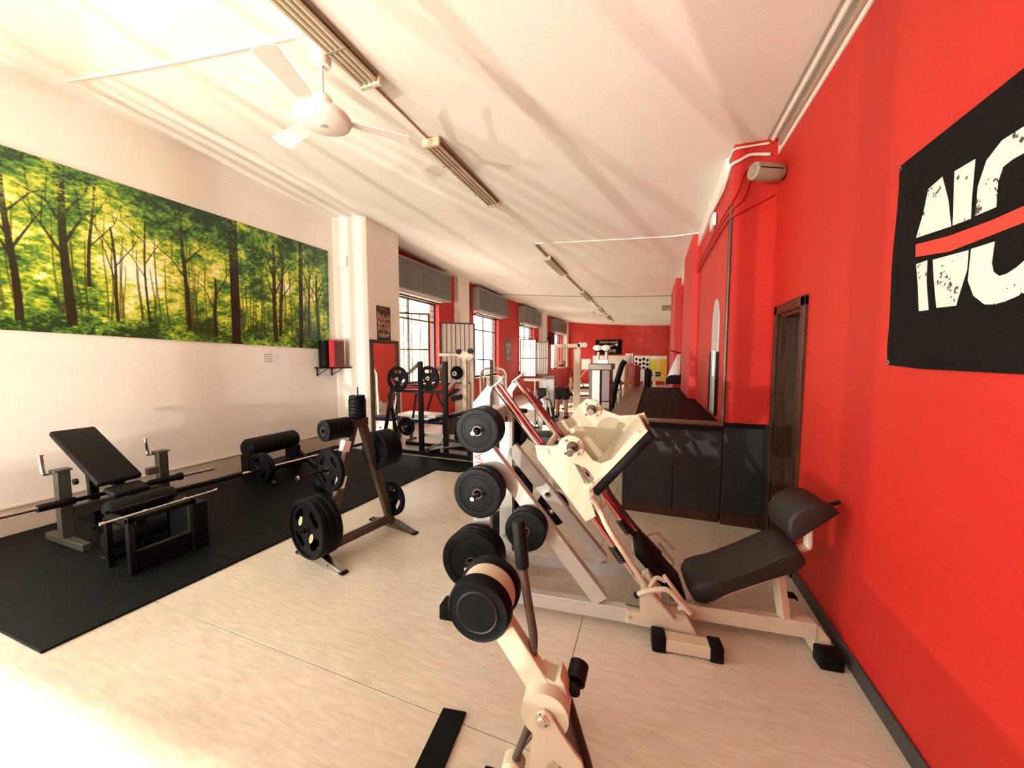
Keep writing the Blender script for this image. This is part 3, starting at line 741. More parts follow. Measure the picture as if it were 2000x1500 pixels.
for (a, b), l in zip([(1.05, 2.45), (3.30, 4.85), (7.6, 9.2), (11.7, 13.4), (15.6, 17.0), (18.6, 20.4)], LB): ceiling_light(a, b, -2.12, l)
def zc_(x, y, d=0.012): return zceil(x, y) - d
cd = MB().tube([(-2.16, y, zc_(-2.16, y, 0.01)) for y in (2.4, 2.7, 3.0, 3.3)], 0.010, 8).tube([(-2.10, y, zc_(-2.1, y, 0.022)) for y in (6.75, 8, 9.5, 11, 13, 15, 17, 19, 22.0)], 0.024, 8).build('conduit_run', 'conduit')
tag(cd, 'brownish ceiling conduit running lengthwise between the tube lights', 'conduit')
cd = MB().tube([(-2.10, 6.75, zc_(-2.1, 6.75)), (-1.4, 6.72, zc_(-1.4, 6.72)), (-0.6, 6.7, zc_(-.6, 6.7)), (0.3, 6.72, zc_(.3, 6.7)), (0.66, 6.62, zc_(.66, 6.7, .02)), (0.66, 6.2, 3.50)], 0.011, 8).build('ceiling_cable', 'white')
tag(cd, 'white cable crossing the ceiling from the conduit to the right wall', 'cable')
cd = MB().tube([(x, 12.9, zc_(x, 12.9, 0.008)) for x in (-5.4, -4, -2.6, -1.2, 0, 0.64)], 0.009, 6).build('ceiling_cable', 'frame_dark')
tag(cd, 'thin dark cable crossing the far part of the ceiling', 'cable')
cd = MB().tube([(x, 2.05 + 0.02 * x, zc_(x, 2.1, 0.008)) for x in (-5.3, -4.5, -3.8, -3.0, -2.3)], 0.008, 6).build('ceiling_cable', 'white')
tag(cd, 'thin white cable on the ceiling left of the large fan', 'cable')
for q, (x, z, m_) in enumerate([(1.015, 3.555, 'conduit'), (0.965, 3.60, 'white'), (0.93, 3.615, 'conduit')]):
    o = MB().tube([(x, y, z) for y in (-2.0, 0, 2, 4.02)], 0.018 if q < 2 else 0.011, 8).build('wall_conduit', m_)
    tag(o, ['lowest beige conduit along the top of the right red wall', 'thick white conduit along the top of the right red wall', 'thin beige conduit nearest the ceiling over the right red wall'][q], 'conduit', 'conduits over the right wall')
def pipe(pts, r, m_, label):
    tag(MB().tube(pts, r, 8, bend=0.05).build('wall_pipe', m_), label, 'pipe', 'pipes at the red corner pier')
F = 4.08
pipe([(0.95, F, 3.60), (0.68 - 0.01, F, 3.605), (0.665, 4.3, 3.60)], 0.009, 'white', 'uppermost thin white pipe on the red corner pier')
pipe([(0.96, F, 3.50), (0.8, F, 3.53), (0.72, F, 3.49), (0.655, F, 3.47), (0.655, 4.5, 3.40), (0.655, 5.2, 3.45)], 0.013, 'white', 'curved white pipe below the uppermost on the red corner pier')
pipe([(0.95, F, 3.42), (0.76, F, 3.40), (0.715, F, 3.22), (0.655, F, 3.10), (0.655, 4.6, 3.12), (0.655, 12.5, 3.2)], 0.012, 'red', 'first red painted pipe curving around the corner pier')
pipe([(0.98, F, 3.36), (0.81, F, 3.33), (0.77, F, 3.15), (0.655, F, 3.04), (0.655, 4.6, 3.07), (0.655, 12.5, 3.14)], 0.012, 'red', 'second red painted pipe curving around the corner pier')
pipe([(1.0, F, 3.14), (0.655, F, 2.98), (0.655, 4.6, 3.02), (0.655, 12.5, 3.08)], 0.012, 'red', 'lowest red painted pipe under the wall speaker')
tag(MB().span((0.632, 5.0, 3.22), (0.668, 5.25, 3.36), bev=0.004).build('junction_box', 'white'), 'small white junction box at the top edge of the red wall', 'junction box')

def speaker(loc, rz, label, sc=1.0):
    t = thing('wall_speaker', label, 'speaker', loc, rz); t.scale = (sc, sc, sc)
    MB().lathe([(0, -0.14), (0.06, -0.14), (0.07, -0.125), (0.074, 0), (0.07, 0.12), (0.05, 0.135), (0, 0.135)], RY(-90) , 28).build('body', 'speaker', t)
    MB().lathe([(0, 0.136), (0.045, 0.136), (0.045, 0.139), (0, 0.139)], RY(-90), 24).build('front_badge', 'lamp_body', t)
    MB().span((-0.11, -0.0755, -0.004), (0.10, -0.071, 0.004)).build('slot', 'black_metal', t)
    MB().beam((0.13, 0, 0), (0.20, 0, 0.0), 0.05, 0.07).cyl((0.16, 0, -0.05), (0.16, 0, 0.05), 0.02, 12).span((0.195, -0.03, -0.06), (0.215, 0.03, 0.06)).build('bracket', 'black_metal', t)
speaker((0.88, 3.84, 3.25), 28, 'large beige cylindrical speaker on the red wall beside the corner pier')
speaker((0.42, 13.2, 3.30), 0, 'small distant beige speaker at the far red pilaster', 1.2)

def fan(x, y, label, cname, blades, rb=0.60):
    zc = zceil(x, y)
    t = thing('ceiling_fan', label, 'ceiling fan', (x, y, zc), 0)
    MB().lathe([(0, 0.01), (0.062, 0.01), (0.066, -0.10), (0.056, -0.135), (0, -0.135)], None, 28).build('canopy', 'white', t)
    MB().cyl((0, 0, -0.13), (0, 0, -0.36), 0.0125, 12).build('down_rod', 'white', t)
    MB().lathe([(0, -0.34), (0.05, -0.34), (0.066, -0.36), (0.068, -0.43), (0.05, -0.445), (0, -0.445)], None, 28).build('rod_cover', 'white', t)
    mo = MB().lathe([(0, -0.44), (0.09, -0.445), (0.185, -0.475), (0.195, -0.495), (0.185, -0.515), (0.16, -0.53), (0, -0.545)], None, 40).build('motor', 'white', t)
    MB().lathe([(0.0, -0.545), (0.02, -0.5455), (0.02, -0.5485), (0, -0.5485)], None, 20).build('badge', 'board_grey', mo)
    for a in blades:
        m_ = T(0, 0, -0.485) @ RZ(a)
        MB().prism([(0.16, -0.03), (0.26, -0.055), (rb, -0.075), (rb + 0.02, 0.0), (rb, 0.075), (0.26, 0.055), (0.16, 0.03)], m_ @ RX(9), 0.006, bev=0.001).build('blade', 'white', t)
fan(-2.27, 2.12, 'large white three-blade ceiling fan in the foreground', 'fan', (48, 168, 288))
fan(-2.12, 14.3, 'small distant white ceiling fan between the far tube lights', 'fan', (20, 140, 260))

# ------------------------------------------------------------------ floor mats and strip
def fmat(pts, label):
    tag(MB().prism(pts, T(0, 0, 0.008), 0.016, bev=0.003).build('floor_mat', 'mat_rubber'), label, 'floor mat', 'black rubber floor mats')
def xm(y): return -3.15 + (y - 0.88) * (0.21 / 3.7)
fmat([(-5.52, 0.83), (xm(.88), 0.88), (xm(1.895), 1.895), (-5.52, 1.84)], 'black rubber mat nearest the camera under the incline bench')
fmat([(-5.52, 1.85), (xm(1.905), 1.905), (xm(3.5), 3.5), (-5.52, 3.45)], 'black rubber mat behind the first, under the low barbell')
fmat([(-5.52, 3.46), (xm(3.51), 3.51), (xm(4.58), 4.58), (-2.55, 4.6), (-2.40, 5.1), (-4.7, 5.1), (-5.52, 5.2)], 'black rubber mat furthest away in front of the bench rack')
tag(MB().prism([(-0.845, 1.10), (-0.735, 1.14), (-0.765, 1.415), (-0.875, 1.395)], T(0, 0, 0.008), 0.016, bev=0.003).build('rubber_strip', 'mat_rubber'), 'short black rubber strip lying alone on the floor in the foreground', 'rubber strip')

# ------------------------------------------------------------------ weight plates
PL = {}
TOZ = RX(90)      # plate axis z -> -y (faces the camera side)
def plate(kind, r, t, loc, rz, label, group, tilt=None):
    key = (kind, round(r, 3), round(t, 3))
    rot = (0, 0, R(rz)) if tilt is None else tilt
    if key in PL: return dup(PL[key], loc, rot, label, group)
    o = thing('weight_plate', label, 'weight plate', loc, 0, group); o.rotation_euler = rot; PL[key] = o
    b = 0.026; h = t / 2
    if kind == 'bumper':
        prof = [(b, -h), (b, h), (0.30 * r, h), (0.31 * r, h * 0.82), (0.72 * r, h * 0.72), (0.74 * r, h * 0.95), (0.90 * r, h), (0.97 * r, h * 0.93), (r, h * 0.62), (r, -h * 0.62), (0.97 * r, -h * 0.93), (0.90 * r, -h), (0.74 * r, -h * 0.95), (0.72 * r, -h * 0.72), (0.31 * r, -h * 0.82), (0.30 * r, -h)]
        MB().lathe(prof, TOZ, 48, True).build('disc', 'plate_rubber', o)
        MB().lathe([(b - 0.001, -h - 0.001), (b - 0.001, h + 0.001), (b + 0.004, h + 0.001), (b + 0.004, -h - 0.001)], TOZ, 24, True).build('hub_ring', 'bronze', o)
        MB().lathe([(0.60 * r, h * 0.72), (0.615 * r, h * 0.80), (0.63 * r, h * 0.72)], TOZ, 48, True).build('raised_ring', 'plate_rubber', o)
    else:
        n = 4 if kind == 'grip4' else 3
        holes = []
        for q in range(n):
            a = 2 * math.pi * q / n + (math.pi / 4 if n == 4 else math.pi / 2)
            ww, hh_ = (0.27 * r, 0.60 * r) if n == 4 else (0.27 * r, 0.70 * r)
            pts = []
            for x, y in rrect(hh_, ww, ww * 0.48, 4):
                rr = 0.60 * r + y; ang = a + x / (0.60 * r); pts.append((rr * math.cos(ang), rr * math.sin(ang)))
            holes.append(pts)
        MB().shape(circle(r * 0.93, 48), [circle(b + 0.002, 20)] + holes, TOZ, t * 0.62, 0.002).build('disc', 'plate_rubber', o)
        MB().lathe([(0.88 * r, -h), (0.88 * r, h), (0.96 * r, h), (r, h * 0.6), (r, -h * 0.6), (0.96 * r, -h)], TOZ, 48, True).build('rim', 'plate_rubber', o)
        MB().lathe([(b, -h), (b, h), (0.17 * r, h), (0.21 * r, h * 0.5), (0.21 * r, -h * 0.5), (0.17 * r, -h)], TOZ, 32, True).build('hub', 'plate_rubber', o)
        MB().lathe([(b - 0.002, -h - 0.001), (b - 0.002, h + 0.002), (b + 0.007, h + 0.002), (b + 0.007, -h - 0.001)], TOZ, 24, True).build('hub_ring', 'chrome', o)
    return o
def stack(kind, rs, t, base, d, rz, labels, group, gap=0.001, tilt=None):
    """plates one behind the other from base along direction d"""
    p = Vector(base); d = Vector(d).normalized()
    for q, r in enumerate(rs):
        tt = t[q] if isinstance(t, (list, tuple)) else t
        p = p + d * (tt / 2); plate(kind[q] if isinstance(kind, (list, tuple)) else kind, r, tt, tuple(p), rz, labels[q], group, tilt); p = p + d * (tt / 2 + gap)

# ------------------------------------------------------------------ leg press machine
LO = Vector((-1.1, 2.12, 0)); LA = 6.0
lp = thing('leg_press_machine', 'large beige and silver leg press machine with sloping chrome rails carrying a painted red reflection in the middle', 'gym machine', tuple(LO), LA)
def lw(u, v, z): return tuple(LO + RZ(LA) @ Vector((u, v, z)))
XZn = XZ
def pr2(mb, pts, v, t, bev=0.003): return mb.prism([(a, b) for a, b in pts], T(0, v, 0) @ XZ, t, bev)
c1 = pr2(MB(), [(0.02, 0.06), (0.135, 0.06), (0.135, 1.42), (0.158, 1.465), (0.12, 1.475), (0.02, 1.36)], 0.03, 0.06).build('near_column', 'silver', lp)
MB().text('PANATTA', 0.082, T(0.062, -0.0012, 1.005) @ XZ @ RZ(90), 0.0006, sx=1.0).build('lettering', 'text_red', c1)
c2 = pr2(MB(), [(0.08, 0.12), (0.18, 0.12), (0.18, 1.40), (0.225, 1.46), (0.18, 1.475), (0.08, 1.34)], 0.43, 0.06).build('far_column', 'silver', lp)
for u, z in ((0.13, 1.20), (0.125, 0.30)): MB().cyl((u, 0.398, z), (u, 0.388, z), 0.017, 18).build('bolt', 'olive_metal' if z > 1 else 'chrome', c2)
MB().span((0.03, 0.06, 1.17), (0.13, 0.40, 1.30), bev=0.004).build('top_crossbar', 'silver', lp)
MB().span((0.03, 0.06, 0.07), (0.12, 0.46, 0.15), bev=0.004).build('lower_crossbar', 'silver', lp)
MB().span((-0.06, 0.03, 0.075), (1.30, 0.09, 0.165), bev=0.004).build('base_beam', 'silver', lp).location = (0, -0.03, -0.025)
MB().span((0.0, 0.40, 0.09), (1.20, 0.46, 0.175), bev=0.004).build('base_beam', 'silver', lp)
MB().span((1.12, 0.055, 0.06), (1.2, 0.40, 0.12), bev=0.004).build('base_crossbar', 'beige', lp)
lf = MB().span((-0.13, -0.10, 0.012), (-0.05, 0.60, 0.085), bev=0.004).build('foot_bar', 'silver', lp)
for v0, v1 in ((-0.20, -0.09), (0.59, 0.66)): MB().span((-0.14, v0, 0.0), (-0.04, v1, 0.093), bev=0.008, seg=2).build('foot_cap', 'rubber', lf)
lf = MB().span((1.20, -0.125, 0.014), (1.44, -0.045, 0.082), bev=0.004).build('foot_bar', 'beige', lp)
for v0, v1 in ((1.135, 1.21), (1.43, 1.50)): MB().span((v0, -0.13, 0.0), (v1, -0.035, 0.092), bev=0.01, seg=2).build('foot_cap', 'rubber', lf)
MB().beam((0.10, 0.03, 1.07), (0.85, 0.03, 0.155), 0.06, 0.095, up=(1, 0, 1)).build('sloping_beam', 'silver', lp)
b2 = MB().beam((0.17, 0.43, 0.98), (0.85, 0.43, 0.19), 0.06, 0.095, up=(1, 0, 1)).build('sloping_beam', 'silver', lp)
MB().cyl((0.45, 0.40, 0.648), (0.45, 0.39, 0.648), 0.02, 18).build('bolt', 'chrome', b2)
rd = Vector((0.969, 0, -1.25)).normalized(); rn = Vector((1.25, 0, 0.969)).normalized()
for v in (0.05, 0.40):
    a = Vector((0.165, v, 1.465)); e = a + rd * 1.60; off = (0, 0, 0) if v < .1 else (0.05, 0, 0.02)
    a = a + Vector(off); e = e + Vector(off)
    r_ = MB().cyl(a, e, 0.0195, 16).build('guide_rail', 'chrome', lp)
    MB().beam(a + rn * 0.031, e + rn * 0.031, 0.026, 0.018, up=rn).build('red_reflection_strip', 'red_paint_reflection', r_)  # strip painted in for the red wall mirrored in the chrome
    MB().beam(a - rd * 0.012 - rn * 0.03, a - rd * 0.012 + rn * 0.07, 0.05, 0.012, up=rd).build('rail_end_plate', 'silver', r_)
    hp = []; s0 = 1.22
    for q in range(0, 7 * 12 + 1):
        t_ = q / 12 * 2 * math.pi; hp.append(a + rd * (s0 + 0.11 * q / 84) + rn * (0.030 * math.cos(t_)) + Vector((0, 1, 0)) * (0.030 * math.sin(t_)))
    MB().tube(hp, 0.0042, 6).build('buffer_spring', 'black_metal', r_)
lb = pr2(MB(), [(1.0, 0.06), (1.0, 0.14), (1.08, 0.14), (1.085, 0.36), (1.12, 0.385), (1.19, 0.29), (1.19, 0.17), (1.33, 0.167), (1.41, 0.03), (1.26, 0.03), (1.22, 0.06)], 0.02, 0.07).build('lower_bracket', 'beige', lp)
pr2(MB(), [(1.08, 0.10), (1.075, 0.40), (1.12, 0.43), (1.24, 0.26), (1.24, 0.10)], 0.43, 0.05).build('lower_bracket', 'beige', lp)
MB().cyl((1.02, -0.012, 0.105), (1.02, -0.02, 0.105), 0.012, 12).build('bolt', 'chrome', lb)
# sled
NP = [(.438, 1.115), (.574, 1.117), (.60, 1.165), (.65, 1.19), (.71, 1.17), (.745, 1.10), (.79, 1.045), (.84, 1.03), (.90, 1.06), (1.03, 1.235), (1.06, 1.215), (.80, .905), (.765, .85), (.812, .704), (.752, .665), (.60, .86), (.455, 1.03)]
FP = [(.498, 1.179), (.60, 1.21), (.655, 1.30), (.72, 1.36), (.79, 1.35), (.85, 1.28), (.95, 1.245), (1.06, 1.255), (1.115, 1.275), (1.15, 1.20), (.86, .86), (.83, .80), (.78, .78), (.52, 1.08)]
sl = MB().shape(NP, [[(.68, 1.02), (.755, .99), (.80, .935), (.785, .90), (.745, .90)]], T(0, -0.02, 0) @ XZ, 0.014, 0.003).build('sled_near_plate', 'beige', lp)
sf = MB().shape(FP, [circle(0.02, 10, .62, 1.12)], T(0, 0.47, 0) @ XZ, 0.014, 0.003).build('sled_far_plate', 'beige', lp)
for par, u, z, v in ((sl, .668, 1.119, -0.027), (sf, .755, 1.283, 0.463)):
    MB().cyl((u, v, z), (u, v - 0.012, z), 0.068, 32).build('flange', 'beige', par)
    MB().cyl((u, v - 0.012, z), (u, v - 0.05, z), 0.036, 24, r2=0.030).cyl((u, v - 0.05, z), (u, v - 0.14, z), 0.0125, 14).build('weight_horn', 'bronze', par)
    MB().cyl((u, v - 0.14, z), (u, v - 0.155, z), 0.021, 16).build('horn_tip', 'chrome', par)
    for q in range(4):
        a = R(45 + 90 * q); MB().cyl((u + 0.054 * math.cos(a), v - 0.01, z + 0.054 * math.sin(a)), (u + 0.054 * math.cos(a), v - 0.021, z + 0.054 * math.sin(a)), 0.008, 8).build('bolt', 'chrome', par)
MB().cyl((.505, -0.028, 1.075), (.505, -0.033, 1.075), 0.023, 20).build('cap', 'beige', sl)
for u, z in ((.50, 1.08), (.74, .74)): MB().cyl((u, -0.015, z), (u, 0.465, z), 0.022, 16).build('sled_crossbar', 'beige', lp)
MB().beam((.56, 0.06, 1.02), (.74, 0.06, .78), 0.05, 0.07, up=rn).beam((.62, 0.42, 1.06), (.79, 0.42, .83), 0.05, 0.07, up=rn).build('rail_carriage', 'beige', lp)
fd = Vector((0.64, 0, 0.768)); fn = Vector((0.768, 0, -0.64))
p0 = Vector((.765, .22, .865)); p1 = p0 + fd * 0.50
MB().beam(p0, p1, 0.56, 0.018, up=fn).build('foot_plate', 'beige', lp)
MB().beam(p0 + fd * 0.01 + fn * 0.038, p1 - fd * 0.0 + fn * 0.038, 0.54, 0.054, up=fn, bev=0.014, seg=3).build('foot_pad', 'vinyl', lp)
pr2(MB(), [(.73, .86), (.79, .92), (.80, .84), (.765, .80)], -0.035, 0.03).build('plate_bracket', 'beige', lp)
# release levers and handles
MB().tube([(.755, -0.03, .85), (.82, -0.03, .78), (.876, -0.03, .65), (1.13, -0.03, .28), (1.25, -0.03, .15)], 0.017, 12, bend=0.06).build('lever_tube', 'beige', lp)
MB().tube([(.85, .48, .76), (.90, .48, .66), (1.07, .48, .45), (1.25, .48, .27)], 0.015, 12, bend=0.05).build('lever_tube', 'bronze', lp)
MB().tube([(.82, .02, .86), (.86, .02, .78), (.835, .02, .73), (.80, .02, .76)], 0.016, 10, bend=0.03).build('stop_loop', 'beige', lp)
ha = MB().tube([(1.05, -0.09, .295), (1.10, -0.10, .335), (1.21, -0.10, .365), (1.33, -0.10, .245)], 0.0145, 12, bend=0.03).build('safety_handle', 'beige', lp)
MB().cyl((1.04, -0.09, .288), (1.055, -0.09, .300), 0.017, 12).build('end_plug', 'rubber', ha)
MB().tube([(1.20, -0.03, .40), (1.33, -0.05, .235), (1.28, -0.03, .22)], 0.012, 10, bend=0.02).tube([(1.12, -0.06, .33), (1.16, -0.02, .38), (1.21, -0.02, .36)], 0.012, 10, bend=0.02).build('handle_fork', 'beige', lp)
MB().tube([(1.12, .47, .33), (1.157, .55, .357), (1.227, .55, .395), (1.354, .55, .275)], 0.012, 12, bend=0.03).build('safety_handle', 'beige', lp)
MB().tube([(1.245, .55, .31), (1.35, .55, .175), (1.325, .55, .14), (1.27, .50, .155), (1.20, .47, .20)], 0.012, 12, bend=0.03).build('safety_handle', 'beige', lp)
# seat, back pad, head pad
MB().beam((1.065, .24, .455), (1.335, .24, .165), 0.30, 0.075, up=(1, 0, 1), bev=0.028, seg=3).build('seat_pad', 'vinyl', lp)
MB().beam((1.04, .24, .42), (1.30, .24, .135), 0.16, 0.02, up=(1, 0, 1)).build('seat_plate', 'beige', lp)
bp = Vector((1.37, .21, .235)); bq = Vector((1.93, .21, .56)); bn_ = Vector((-.502, 0, .865))
def backpad():
    mb = MB(); prof = []
    d_ = (bq - bp); L_ = d_.length; d_ = d_ / L_
    n = 12
    for i in range(n + 1):
        t = i / n; w = 0.155 + 0.012 * math.sin(math.pi * t) ; h = 0.052 * (1 + 0.45 * math.exp(-((t - 0.12) / 0.12) ** 2) + 0.25 * math.exp(-((t - 0.85) / 0.18) ** 2))
        if i in (0, n): w *= 0.90; h *= 0.72
        prof.append([bp + d_ * (L_ * t) + Vector((0, y, 0)) + bn_ * z for y, z in [(a * w / 0.5 * 0.5 * 2, b * h) for a, b in rrect(1.0, 2.0, 0.32, 3)]])
    v = [p for r_ in prof for p in r_]; k = len(prof[0]); f = []
    for i in range(n):
        for j in range(k): f.append((i * k + j, i * k + (j + 1) % k, (i + 1) * k + (j + 1) % k, (i + 1) * k + j))
    f.append(tuple(range(k))); f.append(tuple(n * k + j for j in reversed(range(k))))
    mb._add(v, f)
    es = [e for e in mb.bm.edges if len(e.link_faces) == 2 and any(len(g.verts) > 4 for g in e.link_faces)]
    bmesh.ops.bevel(mb.bm, geom=es, offset=0.018, segments=3, profile=0.5, affect='EDGES')
    return mb
backpad().build('back_pad', 'vinyl_grey', lp, sharp=50)
MB().beam(bp - bn_ * 0.075 + Vector((.06, 0, .03)), bq - bn_ * 0.075 - Vector((.10, 0, .06)), 0.20, 0.022, up=bn_).build('back_plate', 'beige', lp)
MB().span((1.25, .09, .08), (2.02, .15, .17), bev=0.004).build('seat_beam', 'beige', lp)
MB().beam((1.87, .12, .16), (1.845, .18, .43), 0.05, 0.05).build('seat_post', 'beige', lp)
MB().tube([(1.86, .13, .47), (1.88, .13, .43), (1.80, .13, .42), (1.82, .13, .47)], 0.012, 8, bend=0.02).span((1.80, .14, .425), (1.88, .24, .475), bev=0.006).build('adjuster', 'black_metal', lp)
pr2(MB(), [(1.94, .16), (2.03, .16), (2.09, .09), (2.09, .03), (1.99, .03), (1.96, .09)], .12, .05).build('seat_foot_bracket', 'beige', lp)
sfb = MB().span((2.0, .02, .012), (2.08, .50, .08), bev=0.004).build('foot_bar', 'beige', lp)
for v0, v1 in ((-.03, .06), (.47, .54)): MB().span((1.985, v0, 0), (2.095, v1, .09), bev=0.01, seg=2).build('foot_cap', 'rubber', sfb)
q0 = Vector((1.885, .21, .635)); q1 = Vector((2.085, .21, .82)); qd = (q1 - q0).normalized(); qn = Vector((-qd.z, 0, qd.x))
hpf = [(0, 0), (.272, 0), (.275, .03), (.25, .085), (.19, .125), (.12, .135), (.05, .115), (.01, .07), (-.005, .03)]
hm = Matrix((qd, qn, qd.cross(qn))).transposed().to_4x4(); hm.translation = q0
hb_ = MB().prism(hpf, hm, 0.29, bev=0.0)
bmesh.ops.bevel(hb_.bm, geom=[e for e in hb_.bm.edges if any(len(g.verts) > 4 for g in e.link_faces)], offset=0.022, segments=3, profile=0.5, affect='EDGES')
hb_.build('head_pad', 'vinyl_grey', lp, sharp=50)
MB().beam(q0 - qn * 0.008, q1 - qn * 0.008, 0.22, 0.012, up=qn).build('head_plate', 'beige', lp)
MB().tube([(1.86, .17, .52), (1.99, .17, .575), (1.985, .17, .70)], 0.022, 10, bend=0.02).build('head_post', 'beige', lp)
MB().cyl(q1 - qn * 0.004 - qd * .02, q1 + qd * 0.06 - qn * 0.03, 0.011, 10).build('head_knob', 'black_metal', lp)

# weight horns and plates on the leg press storage columns
def lhorn(u, z, v0, v1, par=lp): MB().cyl((u, v0, z), (u, v1, z), 0.0125, 14).build('storage_horn', 'chrome', par)
def lstack(rs, t, u, z, v0, sgn, labels, group, kind='bumper'):
    stack(kind, rs, t, lw(u, v0, z), RZ(LA) @ Vector((0, sgn, 0)), LA, labels, group)
GN = 'black plates on the near column of the leg press'
lhorn(.112, 1.214, .0, -.245); lhorn(.106, .822, .0, -.245); lhorn(.07, .395, .0, -.26); lhorn(.397, .60, .0, -.15)
lstack([.137] * 4, .036, .112, 1.214, -.022, -1, ['black plate against the silver column, innermost of the top stack on the leg press', 'second black plate from the column in the top stack on the leg press', 'third black plate from the column in the top stack on the leg press', 'outermost black plate of the top stack on the leg press'], GN)
lstack([.150, .150, .156], .044, .106, .822, -.022, -1, ['innermost black plate of the middle stack on the near leg press column', 'middle black plate of the middle stack on the near leg press column', 'outermost black plate of the middle stack on the near leg press column'], GN)
lstack([.185, .19, .194], .052, .07, .395, -.022, -1, ['innermost large black plate low on the near leg press column', 'second large black plate low on the near leg press column', 'outermost large black plate lowest on the near leg press column'], GN)
lstack([.125, .125, .128], .036, .397, .60, -.004, -1, ['innermost small plate on the sloping beam behind the black hand grip', 'middle small plate on the sloping beam behind the black hand grip', 'outermost small plate on the sloping beam behind the black hand grip'], 'small plates on the sloping beam of the leg press')
for u, z, r_, n_, l in ((.115, 1.10, .165, 2, 'upper'), (.13, .62, .18, 2, 'middle'), (.10, .24, .19, 2, 'lower'), (.47, .50, .125, 2, 'forward')):
    lhorn(u, z, .46, .60)
    pos = {'upper': 'behind the rails atop the far leg press column', 'middle': 'half way up behind the far leg press column', 'lower': 'near the floor behind the far leg press column', 'forward': 'seen between the far sloping beam and the beige sled'}[l]
    lstack([r_] * n_, .045, u, z, .475, 1, ['inner black plate ' + pos, 'outer black plate ' + pos], 'plates on the far side of the leg press')

# ------------------------------------------------------------------ lever machine in the foreground
lm = thing('lever_machine', 'beige lever machine in the foreground with a round black counterweight and a black hand grip', 'gym machine', (-0.305, 1.12, 0), 6)
def s2(u): return u + 0.305
PV = (0.0, 0.465)
def bar2(mb, a, b, v, w, h): return mb.beam((a[0], v, a[1]), (b[0], v, b[1]), w, h, up=(0.7, 0, 0.7))
bar2(MB(), (-0.19, 0.75), (-0.012, 0.50), 0.045, 0.045, 0.085).build('lever_arm', 'beige', lm)
MB().cyl((-0.226, 0.0, 0.80), (-0.226, 0.085, 0.80), 0.101, 40).build('counterweight_drum', 'beige', lm)
dk = MB().lathe([(0, 0.045), (0.065, 0.045), (0.068, 0.041), (0.092, 0.039), (0.103, 0.042), (0.111, 0.03), (0.113, 0.0), (0.105, -0.004), (0, -0.004)], T(-0.226, 0.0, 0.80) @ XZ, 48).build('counterweight_disc', 'plate_rubber', lm)
MB().lathe([(0.066, 0.0445), (0.07, 0.047), (0.074, 0.042)], T(-0.226, 0, 0.80) @ XZ, 48, True).build('raised_ring', 'vinyl_grey', dk)
MB().lathe([(0, 0.0), (0.105, 0.0), (0.113, 0.008), (0.113, 0.035), (0.105, 0.045), (0, 0.045)], T(-0.226, 0.13, 0.80) @ XZ, 48).build('counterweight_disc', 'plate_rubber', lm)
MB().tube([(-0.055, .05, .61), (-0.05, .05, .68), (-0.068, .05, .78), (-0.095, .05, .95)], 0.0155, 14, bend=0.05).build('handle_tube', 'bronze', lm)
MB().lathe([(0, -0.008), (0.021, -0.008), (0.0235, 0.0), (0.0235, 0.15), (0.02, 0.158), (0, 0.158)], Matrix.Translation((-0.092, .05, .935)) @ RY(-6), 20).build('hand_grip', 'vinyl', lm)
pv = MB().cyl((0, -0.02, PV[1]), (0, 0.09, PV[1]), 0.080, 40).build('pivot_drum', 'beige', lm)
MB().prism([(-.05, .045), (-.065, .075), (-.02, .105), (.025, .085), (.045, .11), (.06, .085), (.075, .03), (.02, .0)], T(0.0, 0.06, PV[1]) @ XZ, 0.07, 0.003).build('pivot_bracket', 'beige', pv)
MB().lathe([(0, 0.016), (0.012, 0.016), (0.014, 0.006), (0.022, 0.005), (0.024, 0.0), (0, 0)], T(-0.006, -0.033, PV[1]) @ XZ, 24).build('pivot_bolt', 'chrome', pv)
pr_ = MB().prism([(-.030, -.008), (-.022, .022), (.0, .032), (.024, .022), (.05, -.02), (.10, -.085), (.125, -.11), (.15, -.22), (.16, -.44), (.10, -.44), (.085, -.23), (.06, -.145), (.035, -.125), (.01, -.15), (.0, -.22), (-.01, -.44), (-.06, -.44), (-.052, -.20), (-.04, -.08)], T(0, -0.028, PV[1]) @ XZ, 0.012, 0.002).build('side_plate', 'beige', lm)
MB().prism([(.02, .05), (.07, .02), (.15, -.24), (.20, -.44), (.13, -.44), (.08, -.2), (.03, -.05)], T(0, 0.09, PV[1]) @ XZ, 0.012, 0.002).build('side_plate', 'bronze', lm)
MB().beam((.045, .03, .42), (.15, .03, .05), 0.10, 0.05, up=(0.9, 0, .2)).build('upright', 'bronze', lm)
MB().cyl((.09, .10, .50), (.10, .16, .52), 0.035, 20).cyl((.09, .06, .50), (.09, .11, .50), 0.02, 14).build('side_knob', 'black_metal', lm)
MB().cyl((-.045, .03, .42), (-.12, .03, .20), 0.013, 12).build('push_rod', 'bronze', lm)
MB().cyl((-.02, .05, .38), (-.11, .05, .23), 0.011, 12).build('damper_rod', 'steel', lm)
MB().lathe([(0, -.03), (.03, -.03), (.04, -.02), (.04, .03), (.03, .04), (0, .04)], T(-.12, .04, .19) @ XZ, 20).span((-.14, .02, .03), (-.09, .07, .20), bev=0.004).build('rod_bracket', 'beige', lm)
MB().tube([(.02, -.04, .21), (.0, -.05, .23), (.03, -.05, .245), (.08, -.05, .22)], 0.03, 12, bend=0.02).build('pad_roller', 'vinyl', lm)
fb = MB().span((-.22, .0, 0.015), (.30, .08, 0.07), bev=0.004).span((-.05, -.30, 0.015), (.03, .40, 0.07), bev=0.004).build('base_frame', 'beige', lm)
